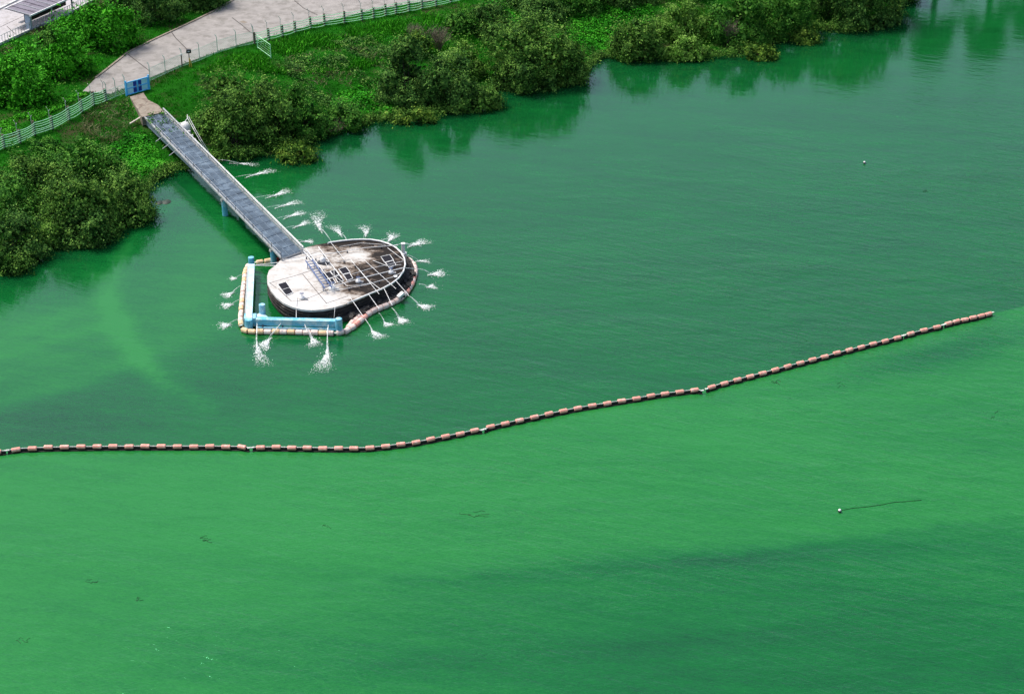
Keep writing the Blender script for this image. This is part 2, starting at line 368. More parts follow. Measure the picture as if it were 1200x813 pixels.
        n = N.new('ShaderNodeTexNoise'); n.inputs['Scale'].default_value = sc; n.inputs['Detail'].default_value = det; n.inputs['Roughness'].default_value = rg; n.inputs['Distortion'].default_value = dist
        L.new(mp.outputs[0], n.inputs['Vector']); return n.outputs['Fac']
    edge = mth('MULTIPLY_ADD', attr('side'), 4.0, .5, True)
    mixv = N.new('ShaderNodeMix'); L.new(edge, mixv.inputs[0]); L.new(attr('algae_reflection_up'), mixv.inputs[2]); L.new(attr('algae_lo'), mixv.inputs[3])
    amt = mixv.outputs[0]
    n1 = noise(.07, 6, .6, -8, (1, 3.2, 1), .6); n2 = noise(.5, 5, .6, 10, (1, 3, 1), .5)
    amt = mth('ADD', amt, mth('MULTIPLY_ADD', n1, .3, -.15)); amt = mth('ADD', amt, mth('MULTIPLY_ADD', n2, .34, -.17)); n3 = noise(3.2, 4, .7, 14, (.6, 1.7, 1)); amt = mth('ADD', amt, mth('MULTIPLY_ADD', n3, .6, -.3)); n5 = noise(.16, 5, .65, 12, (.35, 2.6, 1), 1.2); amt = mth('ADD', amt, mth('MULTIPLY_ADD', n5, .5, -.25)); n4 = noise(6.5, 3, .7, 20, (.6, 1.5, 1)); amt = mth('ADD', amt, mth('MULTIPLY_ADD', n4, .6, -.3))  # streak and speckle noises also paint ripple and sparkle contrast into the algae colour
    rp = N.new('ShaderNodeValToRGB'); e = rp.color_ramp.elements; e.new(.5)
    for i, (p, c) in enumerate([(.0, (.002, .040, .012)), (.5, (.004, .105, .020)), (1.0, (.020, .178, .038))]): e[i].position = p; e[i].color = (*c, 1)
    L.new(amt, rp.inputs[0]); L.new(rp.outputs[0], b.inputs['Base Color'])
    sl = N.new('ShaderNodeMapRange'); sl.inputs[1].default_value = .25; sl.inputs[2].default_value = .9; sl.inputs[3].default_value = .5; sl.inputs[4].default_value = .2; L.new(amt, sl.inputs[0]); L.new(sl.outputs[0], b.inputs['Specular IOR Level'])
    b.inputs['IOR'].default_value = 1.54; b.inputs['Specular Tint'].default_value = (.2, 1, .58, 1)
    b.inputs['Roughness'].default_value = .07
    # ripples
    w1 = noise(.85, 3, .6, 28, (.5, 2.0, 1), .4); w0 = noise(.42, 2, .5, -8, (.45, 1.8, 1), .5); w2 = noise(2.6, 3, .6, -12, (.7, 1.9, 1), .3); w3 = noise(.3, 3, .5, 15, (.8, 1.6, 1)); w4 = noise(5.5, 2, .6, 20)
    calm = noise(.045, 4, .6, 12, (1, 2, 1), .5)
    cr = N.new('ShaderNodeMapRange'); cr.inputs[1].default_value = .35; cr.inputs[2].default_value = .65; cr.inputs[3].default_value = .35; cr.inputs[4].default_value = 1.0; L.new(calm, cr.inputs[0])
    h = mth('ADD', mth('MULTIPLY', w1, .115), mth('MULTIPLY', w2, .035)); h = mth('ADD', h, mth('MULTIPLY', w0, .08)); h = mth('ADD', h, mth('MULTIPLY', w4, .006)); h = mth('MULTIPLY', h, cr.outputs[0]); h = mth('MULTIPLY', h, attr('open')); h = mth('ADD', h, mth('MULTIPLY', w3, .015))
    bp = N.new('ShaderNodeBump'); bp.inputs['Strength'].default_value = 1; bp.inputs['Distance'].default_value = 1.0; L.new(h, bp.inputs['Height']); L.new(bp.outputs[0], b.inputs['Normal'])
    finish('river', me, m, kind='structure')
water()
# ------------------------------------------------------------ land
me, P = grid_mesh('river_bank', grid_axis(-75, 85, .8, 5000), grid_axis(110, 260, .8, 5000), hfun, keep=lambda P: (hfun(P) > -2.9))
finish('river_bank', me, M['soil'], kind='structure')
HP = 2.5                                     # height of the level ground behind the bank
def flat_poly(px, z, name, m, thick=.12, **kw):
    top = [G(a, b, z) for a, b in px]
    area = sum(top[i][0] * top[(i + 1) % len(top)][1] - top[(i + 1) % len(top)][0] * top[i][1] for i in range(len(top)))
    if area < 0: top = top[::-1]
    return MB().prism(top, z - thick).build(name, m, **kw)
ROAD = [(96, 108), (112, 92), (150, 62), (180, 47), (215, 31), (250, 14), (285, -6), (330, -50), (640, -50), (560, -8), (513, 0), (470, 6), (440, 11), (400, 21), (370, 28), (335, 38), (300, 47), (262, 58), (215, 75), (176, 91), (150, 102), (130, 110)]
road = flat_poly(ROAD, HP + .05, 'road', M['concrete_road'], .3, kind='structure')
LOT = [(-80, 92), (0, 53), (35, 35), (78, 16), (112, -4), (160, -60), (-60, -60), (-200, 60)]
lot = flat_poly(LOT, HP + .05, 'parking_lot', M['lot'], .3, kind='structure')
def strip(name, pts, z, wd, parent, m=M['joint'], ht=.008):
    b = MB(); q = [V(a, c, z) for a, c in pts]
    for a, c in zip(q[:-1], q[1:]): b.beam(a, c, wd, ht)
    return b.build(name, m, parent)
for pts in ([(199, 35), (206, 45), (213, 52), (222, 61)], [(272, 21), (284, 30), (293, 38), (303, 42)], [(345, 1), (356, 10), (372, 18)], [(150, 64), (163, 74), (176, 84)]):
    strip('expansion_joint', pts, HP + .056, .1, road)
strip('road_patch', [(283, 25), (288, 27)], HP + .057, .5, road, M['apron'])
strip('road_edge', [(112, 91.5), (150, 61.5), (180, 46.5), (215, 30.5), (250, 13.5), (285, -6.5)], HP + .09, .22, road, M['apron'], .12)
for pts in ([(0, 32), (30, 18)], [(8, 31), (20, 42)], [(84, 2), (92, 8)], [(-20, 20), (0, 30)]):
    strip('expansion_joint', pts, HP + .056, .07, lot)
kf = MB()
for a, c in (((-60, 38), (0, 10)), ((0, 10), (30, -5))): kf.beam(V(a[0], a[1], HP + .12), V(c[0], c[1], HP + .12), .3, .16)
kf.build('kerb', M['kerb'], lot)

# ------------------------------------------------------------ railing along the lot
def lerp(a, b, t): return a + (b - a) * t
rt = thing('railing', 'low pale picket railing on a kerb between the upper paved lot and the shrubs', 'railing', V(35, 37, HP))
pts = [V(a, c, HP) for a, c in ((-25, 66), (0, 53), (35, 37), (80, 18), (112, 0), (120, -8))]
b = MB(); [b.beam(p + Vector((0, 0, .14)), q + Vector((0, 0, .14)), .25, .28) for p, q in zip(pts[:-1], pts[1:])]; b.build('base_kerb', M['kerb'], rt)
b = MB(); [b.tube([p + Vector((0, 0, .98)), q + Vector((0, 0, .98))], .03, 5) for p, q in zip(pts[:-1], pts[1:])]; b.build('top_rail', M['arm'], rt)
pk = None
for p, q in zip(pts[:-1], pts[1:]):
    n = max(1, int((q - p).length / .42))
    for i in range(n):
        c = lerp(p, q, i / n)
        if pk is None:
            pk = MB().box(c + Vector((0, 0, .62)), (.045, .045, .7)).build('picket', M['arm'], rt); c0 = c
        else:
            o = pk.copy(); col.objects.link(o); o.location = c - c0
# ------------------------------------------------------------ shelter at the lot
z0 = HP + .05
fl = V(37, 36.5, z0); back = V(21.5, 24, z0)                 # foot of the front left and back left posts
axis = (V(80, 17, z0) - fl).normalized(); dep = (back - fl); dep -= axis * dep.dot(axis); dep = dep.normalized() * 2.9
L_ = 7.2; Hf = 1.75; Hb = 2.0
sh = thing('bus_shelter', 'open shelter with ribbed purple grey roof and blue grey end wall on the paved lot', 'shelter', fl)
up = Vector((0, 0, 1))
def rf(u, v, h=0): return fl + axis * u + dep * v + up * (Hf + (Hb - Hf) * v + h)
b = MB().obox(rf(L_ / 2, .5, .05), axis * (L_ / 2 + .2), dep * .56 + up * (Hb - Hf) * .56, up * .04); b.build('roof', M['roof'], sh)
for i in range(9):
    u = -.15 + i * (L_ + .3) / 8; MB().beam(rf(u, -.06, .13), rf(u, 1.06, .13), .07, .06).build('roof_rib', M['steel'] if i % 2 == 0 else M['roof'], sh)
for v, h in ((-.08, .04), (1.08, .04)): MB().beam(rf(-.25, v, h), rf(L_ + .25, v, h), .12, .16).build('fascia_beam', M['white'], sh)
MB().obox(fl + dep * .12 + up * .85, axis * .05, dep * .12, up * .85).build('end_wall', M['bluewall'], sh)
MB().obox(fl + dep * .3 + axis * L_ / 2 + up * 1.2, axis * (L_ / 2 - .1), dep.normalized() * .04, up * .5).build('interior_shade_panel', M['black'], sh)  # black panel painted in for the shaded interior, set forward of the back
for u in (.1, L_ / 2, L_ - .1): MB().box(fl + axis * u + up * Hf / 2, (.14, .14, Hf - .02), math.atan2(axis.y, axis.x)).build('post', M['steel'], sh)
MB().obox(fl + dep * .7 + axis * L_ / 2 + up * .42, axis * (L_ / 2 - .6), dep.normalized() * .22, up * .03).build('bench_seat', M['steel'], sh)

# ------------------------------------------------------------ fences
def fence(posts, label, name='rail_fence', h=1.35, rails=6, arms=True, rail_r=.038):
    P_ = [T1(a, c) for a, c in posts]
    t = thing(name, label, 'fence', P_[0]); ang = [math.atan2((P_[min(i + 1, len(P_) - 1)] - P_[max(i - 1, 0)]).y, (P_[min(i + 1, len(P_) - 1)] - P_[max(i - 1, 0)]).x) for i in range(len(P_))]
    rnd = random.Random(len(posts))
    for i, p in enumerate(P_):
        hh = h * rnd.uniform(.97, 1.08); tilt = Vector((rnd.uniform(-.03, .03), rnd.uniform(-.03, .03), 1))
        MB().obox(p + tilt * (hh / 2 - .1), Vector((math.cos(ang[i]), math.sin(ang[i]), 0)) * .1, Vector((-math.sin(ang[i]), math.cos(ang[i]), 0)) * .09, tilt * (hh / 2 + .1)).build('post', M['post'], t)
        if arms:
            q = p + Vector((-math.sin(ang[i]), math.cos(ang[i]), 0)) * .25; s = Vector((math.cos(ang[i]), math.sin(ang[i]), 0))
            b = MB().tube([q, q + up * 1.9, q + up * 2.3 - s * .22], .028, 5); b.tube([q + up * 1.75, q + up * 1.95 + s * .16], .02, 5)
            b.build('outrigger_arm', M['arm'], t)
    for i in range(len(P_) - 1):
        a, c = P_[i], P_[i + 1]; n = Vector((-math.sin(ang[i]), math.cos(ang[i]), 0)) * -.12
        for k in range(rails):
            z = .2 + (h - .25) * k / (rails - 1); sag = rnd.uniform(.03, .12); j1, j2 = rnd.uniform(-.03, .03), rnd.uniform(-.03, .03)
            q = [lerp(a, c, s) + n + up * (z + lerp(j1, j2, s) - sag * 4 * s * (1 - s)) for s in (0, .25, .5, .75, 1)]
            MB().tube(q, rail_r, 4).build('rail', M['rail'], t)
    return P_
fence([(-32, 189), (-14, 181), (5, 174), (23.5, 168), (40.5, 159), (61.5, 152), (81, 141), (96, 132), (109.5, 124), (124, 119)],
      'brown post fence with six pale green rails below the left shrubs')
fence([(298.6, 52), (315, 47.5), (331, 43), (346, 38.5), (364, 34), (380.5, 31), (403.7, 27.5), (424, 24.5), (438, 22), (452, 19), (464, 17), (479, 14), (494.6, 11), (511, 8), (528, 4), (546, -1)],
      'brown post fence with pale green rails curving along the wide concrete road at the top', rails=5, h=1.3)
def mesh_fence(posts, label, h=1.35, g=.22):
    P_ = [T1(a, c) for a, c in posts]; t = thing('wire_fence', label, 'fence', P_[0])
    for i, p in enumerate(P_):
        b = MB().tube([p - up * .1, p + up * 1.75, p + up * 2.0 + Vector((-.16, .05, 0))], .035, 5); b.build('post', M['meshfence'], t)
    b = MB()
    for a, c in zip(P_[:-1], P_[1:]):
        L = (c - a).length; n = int(L / g); m = int(h / g)
        for k in (0.08, h): b.tube([a + up * k, c + up * k], .018, 4)
        for i in range(-m, n):
            for sgn in (0, 1):
                i0, i1 = (i, i + m) if sgn == 0 else (i + m, i)
                s0, s1 = i0 / n, i1 / n; zz0, zz1 = 0., h
                if s0 == s1: continue
                lo_, hi_ = 0., 1.
                for s, e_ in ((s0, s1),):
                    d = e_ - s; ta, tb = (0 - s) / d, (1 - s) / d
                    if ta > tb: ta, tb = tb, ta
                    lo_, hi_ = max(lo_, ta), min(hi_, tb)
                if hi_ - lo_ < .02: continue
                q0 = lerp(a, c, s0 + (s1 - s0) * lo_) + up * (h * lo_); q1 = lerp(a, c, s0 + (s1 - s0) * hi_) + up * (h * hi_)
                b.tube([q0, q1], .009, 3, cap=False)
    b.build('wire_mesh', M['meshfence'], t, kind='stuff')
mesh_fence([(176, 95.5), (194, 87), (213.5, 78.5), (234, 71.5), (255, 62.5), (277, 56), (297.5, 52)], 'thin pale green wire mesh fence between the blue gate and the concrete road')
mesh_fence([(125.5, 118.5), (136, 114), (147, 110)], 'short green wire fence between the brown post fence and the blue gate', 1.0)
# open fence leaf below the upper fence
p, q = T1(302, 57), T1(317.5, 68.5)
t = thing('open_gate', 'pale green framed wire gate standing open below the end of the upper fence', 'gate', p)
for c in (p, q): MB().tube([c, c + up * 1.5], .05, 6).build('post', M['rail'], t)
for z in (.15, 1.48): MB().tube([p + up * z, q + up * z], .03, 5).build('rail', M['rail'], t)
b = MB()
for i in range(1, 8): b.tube([lerp(p, q, i / 8) + up * .15, lerp(p, q, i / 8) + up * 1.48], .005, 3)
for i in range(1, 5): b.tube([p + up * (.15 + i * .27), q + up * (.15 + i * .27)], .005, 3)
b.build('wire_mesh', M['rail'], t, kind='stuff')
# posts by the road
p = T1(222.5, 78.5)
t = thing('sensor_post', 'yellow post with a small black box on top beside the wire fence', 'sensor post', p)
MB().tube([p, p + up * .95], .06, 8).build('pole', M['yellowpost'], t); MB().tube([p + Vector((.22, -.1, 0)), p + Vector((.1, 0, .8))], .04, 6).build('brace', M['yellowpost'], t)
MB().tube([p + up * .95, p + up * 1.5], .04, 8).build('mast', M['post'], t)
MB().box(p + up * 1.68, (.5, .3, .36), .2).build('box', M['black'], t); MB().box(p + Vector((.02, -.165, 1.7)), (.2, .03, .08), .2).build('plate', M['white'], t)
p = T1(214, 77.5)
t = thing('short_post', 'dark slim post with a pale cap standing left of the yellow post', 'post', p + Vector((0, -.3, 0)))
MB().tube([p + Vector((0, -.3, 0)), p + Vector((0, -.3, 1.25))], .06, 8).build('pole', M['post'], t); MB().box(p + Vector((0, -.3, 1.32)), (.22, .2, .12)).build('cap', M['arm'], t)

# ------------------------------------------------------------ blue gate
gl, gr = T1(148.5, 112.5), T1(175, 105.0); gd = gr - gl; gd.z = 0; W = gd.length; gx = gd.normalized(); gy = Vector((-gx.y, gx.x, 0)); gz = gl.z
t = thing('gate', 'bright blue double gate of metal panels at the head of the footbridge', 'gate', gl)
def gp(u, v, z): return Vector((gl.x, gl.y, gz)) + gx * u + gy * v + up * z
for u in (0, W): MB().obox(gp(u, 0, .72), gx * .07, gy * .07, up * .82).build('gate_post', M['blue'], t)
for k, (u0, u1) in enumerate(((.1, W / 2 - .04), (W / 2 + .04, W - .1))):
    lf = MB(); z1 = 1.32
    for u in (u0, u1): lf.obox(gp(u, 0, .7), gx * .05, gy * .035, up * .64)
    for z in (.08, .7, z1): lf.obox(gp((u0 + u1) / 2, 0, z), gx * ((u1 - u0) / 2 - .052), gy * .034, up * .05)
    leaf = lf.build('gate_leaf', M['blue'], t)
    inner = (u0 + (u1 - u0) * .62, u1 - .05) if k == 0 else (u0 + .05, u1 - (u1 - u0) * .62); outer = (u0 + .05, inner[0]) if k == 0 else (inner[1], u1 - .05)
    for (a, c), mm in ((inner, 'deepblue'), (outer, 'paleblue')):
        for z_, hh in ((.39, .25), (1.01, .25)): MB().obox(gp((a + c) / 2, 0, z_), gx * ((c - a) / 2 - .01), gy * .012, up * hh).build('gate_panel', M[mm], leaf)
    MB().obox(gp((inner[1] if k == 0 else inner[0]) + (-.08 if k == 0 else .08), -.06, .75), gx * .03, gy * .04, up * .12).build('handle', M['steel'], leaf)
# ------------------------------------------------------------ concrete ramp from the gate to the bridge
ZS, ZP, ZD = 2.42, 1.62, 1.35        # bridge level at the shore, at the platform, platform top
top = [V(a, c, z) for a, c, z in ((166, 137.5, 2.5), (161, 128, 2.55), (152, 113.5, 2.62), (168, 108.5, 2.62), (173.5, 117, 2.56), (186, 123.5, 2.55), (192.5, 131.5, 2.5))][::-1]
slabm = thing('concrete_ramp', 'cracked brown concrete ramp between the blue gate and the footbridge', 'ramp', top[0])
def quad_prism(pts, z0, name, m, parent, **kw):
    a = sum(pts[i][0] * pts[(i + 1) % len(pts)][1] - pts[(i + 1) % len(pts)][0] * pts[i][1] for i in range(len(pts)))
    return MB().prism(pts if a > 0 else pts[::-1], z0).build(name, m, parent, **kw)
ra = {k: V(*k_) for k, k_ in dict(a=(166, 137.5, 2.5), b=(161, 128, 2.55), c=(152, 113.5, 2.62), d=(168, 108.5, 2.62), e=(173.5, 117, 2.56), f=(186, 123.5, 2.55), g=(192.5, 131.5, 2.5), h=(170, 122.3, 2.56)).items()}
def shrink(pts, k=.985):
    c = sum(pts, Vector()) / len(pts); return [c + (p - c) * k for p in pts]
for nm in ('cdeh b'.replace(' ', ''), 'bhefga'):
    pl = [ra[k] for k in nm]; 
    if nm == 'cdehb': pl = [ra['c'], ra['d'], ra['e'], ra['h'], ra['b']]
    else: pl = [ra['b'], ra['h'], ra['e'], ra['f'], ra['g'], ra['a']]
    quad_prism(shrink(pl), 1.6, 'slab', M['apron'], slabm)
p, q = T1(152.5, 149), T1(167, 142)
MB().beam(p + up * .35, q + up * .5, .16, .06).build('plank', M['plank'], label='bleached timber plank lying in the weeds left of the footbridge', cat='plank')

# ------------------------------------------------------------ footbridge
A, B, C, D = V(168.5, 136.5, ZS), V(192, 131.3, ZS), V(354.5, 293, ZP), V(329.5, 302, ZP)
br = thing('footbridge', 'long narrow steel footbridge with blue grey grating panels from the bank to the oval platform', 'footbridge', A)
def bp_(u, v, z=0): return lerp(lerp(A, B, u), lerp(D, C, u), v) + up * z
NR, NC = 26, 3
for i in range(NR):
    for j in range(NC):
        u0, u1 = .07 + .86 * j / NC, .07 + .86 * (j + 1) / NC; v0, v1 = i / NR, (i + 1) / NR; e = .012; ev = .0014
        top = [bp_(u0 + e, v0 + ev), bp_(u1 - e, v0 + ev), bp_(u1 - e, v1 - ev), bp_(u0 + e, v1 - ev)]
        dz = random.uniform(-.012, .012); quad_prism([p + up * dz for p in top], min(p.z for p in top) - .07, 'deck_panel', M['deck'], br)
quad_prism([bp_(.06, 0, -.035), bp_(.94, 0, -.035), bp_(.94, 1, -.035), bp_(.06, 1, -.035)], ZP - .1, 'bearer_plate', M['grid'], br)
for u, mm in ((.0, 'steel'), (1.0, 'steel')):
    b = MB().beam(bp_(u, 0, -.02), bp_(u, 1, -.02), .11, .17); b.build('edge_girder', M[mm], br)
for u in (.14, .5, .9): MB().beam(bp_(u, .06, -.34), bp_(u, .985, -.34), .16, .42).build('under_girder', M['darksteel'], br)
for i in range(NR + 1):
    MB().beam(bp_(.03, i / NR, -.14), bp_(.97, i / NR, -.14), .07, .12).build('cross_beam', M['steel'] if i % 4 else M['darksteel'], br)
MB().tube([bp_(1.04, -.01, .22), bp_(1.04, 1.0, .22)], .085, 8).build('supply_pipe', M['white'], br, smooth=True)
MB().tube([bp_(.95, .02, .45), bp_(.95, 1.0, .45)], .03, 5).build('handrail', M['steel'], br)
for k, r in ((.16, .02), (.42, .02)): MB().tube([bp_(.0, 0.1, k), bp_(.0, 1.0, k)], r, 4).build('cable', M['steel'], br)
for i in range(16):
    MB().tube([bp_(0, .1 + i * .06, 0), bp_(0, .1 + i * .06, .5)], .03, 5).build('stanchion', M['darksteel'], br)
    MB().tube([bp_(.97, .04 + i * .064, 0), bp_(.97, .04 + i * .064, .47)], .022, 5).build('stanchion', M['steel'], br)
for v in (.6, .93):
    for u in (.12, .88):
        c = bp_(u, v, 0); MB().lathe((c.x, c.y, -2.5), [(.26, 0), (.26, 2.5 + c.z - .55), (.3, 2.5 + c.z - .54), (.3, 2.5 + c.z - .42)], 12).build('pile', M['cyan'], br, smooth=False)
    MB().beam(bp_(-.02, v, -.42), bp_(1.02, v, -.42), .3, .2).build('pile_cap', M['steel'], br)
for v in (.155, .21, .262): MB().tube([bp_(0, v, -.1), bp_(-.42, v + .012, -.25)], .035, 5).build('side_bracket', M['steel'], br)

# ------------------------------------------------------------ oval intake platform
def c1(x, y): return 250 + x / 4.064, 240 + y / 4.064
def h1(x, y): return 300 + x / 9.033, 270 + y / 9.033
def h2(x, y): return 390 + x / 9.033, 260 + y / 9.033
outl = [(300, 285), (330, 252), (378, 226), (430, 207), (470, 195), (515, 186), (560, 179), (610, 172), (660, 167), (705, 165), (750, 166), (795, 173), (835, 186), (870, 204), (895, 228), (910, 255), (914, 285), (905, 318),
        (882, 350), (850, 375), (800, 402), (745, 424), (685, 450), (625, 474), (570, 490), (520, 499), (470, 502), (425, 499), (380, 488), (335, 468), (300, 440), (274, 408), (257, 372), (256, 340), (265, 312)]
PC = Vector((0, 0, 0)); top = [V(*c1(*p), ZD) for p in outl][::-1]
pc = sum(top, Vector()) / len(top)
pf = thing('intake_platform', 'oval concrete intake platform, white on its left and blackened on its right', 'platform', (pc.x, pc.y, 0))
# top plate as a fine mesh carrying how far growth has spread
import bmesh
bm = bmesh.new()
rings = []
for k in range(0, 13):
    s = 1 - k / 12.0
    rings.append([bm.verts.new((pc + (p - pc) * s) - Vector((pc.x, pc.y, 0))) for p in top] if k < 12 else [bm.verts.new((0, 0, ZD))])
n = len(top)
for k in range(11):
    for i in range(n): bm.faces.new((rings[k][i], rings[k][(i + 1) % n], rings[k + 1][(i + 1) % n], rings[k + 1][i]))
for i in range(n): bm.faces.new((rings[11][i], rings[11][(i + 1) % n], rings[12][0]))
low = [bm.verts.new((v.co.x, v.co.y, ZD - .16)) for v in rings[0]]
for i in range(n): bm.faces.new((rings[0][i], low[i], low[(i + 1) % n], rings[0][(i + 1) % n]))
bmesh.ops.recalc_face_normals(bm, faces=bm.faces)
me = bpy.data.meshes.new('top_slab'); bm.to_mesh(me); bm.free()
co = np.array([v.co[:] for v in me.vertices]); X, Y = PX(co[:, 0] + pc.x, co[:, 1] + pc.y, ZD)
st = smooth01((X - 355) / 75) * .8 + .25 * smooth01((Y - 352) / 12) * (X > 400) + .55 * np.exp(-((X - 390) / 40) ** 2 - ((Y - 286) / 7) ** 2) - .9 * np.exp(-((X - 418) / 17) ** 2 - ((Y - 300) / 9) ** 2) - .55 * np.exp(-((X - 395) / 40) ** 2 - ((Y - 353) / 9) ** 2) - .3 * np.exp(-((X - 415) / 22) ** 2 - ((Y - 288) / 4) ** 2)
at = me.attributes.new('stain', 'FLOAT', 'POINT'); at.data.foreach_set('value', st.astype(np.float32))
finish('top_slab', me, M['slab'], pf)
hull = [pc + (p - pc) * .985 for p in top]; hull = [Vector((p.x, p.y, ZD - .162)) for p in hull]
MB().prism(hull, -2.0).build('side_wall', M['hull'], pf)
b = MB()
for zz in (.35, .7, .95):
    q = [Vector((pc.x, pc.y, zz)) + Vector(((p - pc).x, (p - pc).y, 0)) * .997 for p in top]
    for a, c in zip(q, q[1:] + q[:1]): b.beam(a, c, .1, .07)
b.build('fender_band', M['hull'], pf)
# lower ledge on the river side
led = [(560, 505), (650, 478), (740, 445), (830, 400), (880, 360), (915, 320), (925, 262), (905, 232), (940, 258), (958, 300), (952, 352), (925, 400), (890, 428), (835, 458), (765, 480), (712, 512), (660, 530), (600, 538)]
quad_prism([V(*c1(*p), .42) for p in led], -1.5, 'lower_ledge', M['rubble'], pf)
b = MB(); rr = random.Random(3)
for _ in range(260):
    u = rr.random(); i = rr.randint(0, 7); a = c1(*led[i]); c = c1(*led[-1 - i]); x = lerp(a[0], c[0], u); y = lerp(a[1], c[1], u)
    s = rr.uniform(.05, .2); q = V(x + rr.uniform(-3, 3), y + rr.uniform(-2, 2), .42 + s * .3)
    b.obox(q, Vector((rr.uniform(.5, 1), rr.uniform(-.5, .5), 0)) * s, Vector((rr.uniform(-.5, .5), rr.uniform(.4, 1), .2)) * s, Vector((0, .1, .6)) * s)
b.build('debris', M['rubble'], pf, kind='stuff')
# joints cut in the slab
def dstrip(pts, wd=.05, m=M['joint'], z=ZD + .004, name='slab_joint', f=c1):
    b = MB(); q = [V(*f(*p), z) for p in pts]
    for a, c in zip(q[:-1], q[1:]): b.beam(a, c, wd, .012)
    b.build(name, m, pf)
for pts in ([(268, 372), (400, 335), (500, 300)], [(425, 330), (540, 470)], [(325, 265), (420, 245), (500, 225)], [(535, 470), (640, 435)], [(310, 400), (372, 460), (425, 455), (500, 425), (560, 395)], [(268, 372), (300, 395)]): dstrip(pts)
# hatches
def hatch(q, f):
    pts = [V(*f(*p), ZD + .06) for p in q]; quad_prism(shrink(pts, 1.06), ZD + .002, 'hatch_cover', M['hatch'], pf)
    fr = MB(); 
    for a, c in zip(pts, pts[1:] + pts[:1]): fr.beam(a + (a - sum(pts, Vector()) / 4) * .1 - up * .02, c + (c - sum(pts, Vector()) / 4) * .1 - up * .02, .04, .07)
    fr.build('hatch_frame', M['white'], pf)
for q in ([(235, 572), (315, 547), (352, 600), (275, 625)], [(277, 632), (354, 607), (388, 655), (320, 682)], [(700, 460), (780, 440), (825, 490), (745, 512)], [(792, 432), (847, 415), (878, 465), (826, 482)],
          [(750, 525), (810, 507), (842, 555), (790, 577)], [(838, 492), (890, 477), (922, 530), (867, 547)], [(880, 410), (950, 390), (992, 442), (920, 462)], [(928, 472), (990, 455), (1022, 505), (967, 527)]): hatch(q, h1)
for q in ([(515, 370), (600, 350), (637, 402), (552, 425)], [(562, 432), (637, 412), (665, 455), (600, 480)]): hatch(q, h2)
# pale raised edge on the river end
q = [V(*c1(*p), ZD + .1) for p in [(545, 183), (560, 179), (610, 172), (660, 167), (705, 165), (750, 166), (795, 173), (835, 186), (870, 204), (895, 228), (910, 255), (914, 285), (905, 318), (882, 350), (850, 375), (800, 402), (745, 424), (685, 450), (640, 468)]]
MB().tube(q, .075, 6).build('rim_pipe', M['white'], pf, smooth=True)
# ------------------------------------------------------------ pipework over the platform
pw = thing('pipework', 'web of thin white water pipes laid across the oval platform', 'pipes', (pc.x, pc.y, ZD))
def pipe(pts, r=.035, z=ZD + .22, name='pipe', m='white', f=c1, legs=True):
    q = [V(*f(*p[:2]), p[2] if len(p) > 2 else z) for p in pts]
    MB().tube(q, r * .66, 6).build(name, M[m], pw)
    if legs:
        L = 0
        for a, c in zip(q[:-1], q[1:]):
            n = max(1, int((c - a).length / 2.2))
            for i in range(n):
                p = lerp(a, c, (i + .5) / n)
                if p.z > ZD + .1 and p.z < ZD + .6: MB().box((p.x, p.y, (p.z + ZD) / 2 - r / 2), (.09, .09, p.z - ZD - r), .3).build('pipe_support', M['darksteel'], pw)
pipe([(425, 215), (490, 285), (560, 392)], .06); pipe([(440, 208), (575, 385)], .05); pipe([(500, 200), (612, 350)], .045)
pipe([(545, 395), (700, 350), (905, 300)], .055); pipe([(560, 412), (730, 380), (850, 345), (905, 318)], .035)
pipe([(330, 262), (555, 232), (720, 205), (880, 192)], .04); pipe([(250 + 60, 275), (200, 286, .6)], .04, legs=False)
pipe([(590, 272), (655, 262), (790, 425)], .032); pipe([(672, 283), (740, 360), (800, 405)], .032); pipe([(718, 262), (870, 400)], .028); pipe([(830, 205), (905, 262)], .03)
pipe([(560, 180), (625, 262)], .03); pipe([(575, 300), (575, 335), (640, 388), (760, 372)], .03); pipe([(760, 265), (830, 292), (895, 285)], .03)
pipe([(455, 260), (520, 250), (548, 300), (500, 315)], .035); pipe([(505, 262), (540, 255)], .05)
pipe([(600, 200), (700, 182), (820, 190)], .025); pipe([(660, 330), (760, 300), (905, 268)], .028)
# outlet pipes reaching past the rim
for pts in ([(650, 440, 1.55), (662, 455, 1.5), (714, 532, .95)], [(738, 424, 1.55), (790, 495, 1.0)], [(812, 396, 1.55), (852, 478, 1.0)], [(868, 360, 1.55), (930, 430, 1.0)], [(905, 300, 1.55), (965, 305, 1.0)],
            [(900, 240, 1.55), (925, 245, 1.1)], [(850, 194, 1.55), (868, 192, 1.3)], [(395, 435, 1.5), (395, 470, 1.5), (395, 545, .8)], [(580, 482, 1.5), (574, 548, .8), (205, 545, .8)], [(208, 540, .8), (208, 610, .6)], [(325, 560, .8), (285, 610, .6)], [(430, 555, .8), (448, 605, .6)], [(548, 560, .8), (545, 612, .6)]):
    pipe(pts, .04, legs=False, name='outlet_pipe')
for x, y in ((870, 392), (1030 * 0 + 905, 235)):
    c = V(*c1(x, y), .42); MB().lathe(c, [(.3, 0), (.3, .12), (.16, .14), (.16, .95), (.2, .97), (.2, 1.02)], 10).build('standpipe', M['white'], pw)
MB().beam(V(*c1(880, 440), .5), V(*c1(905, 418), .75), .35, .2).build('valve_body', M['white'], pw)
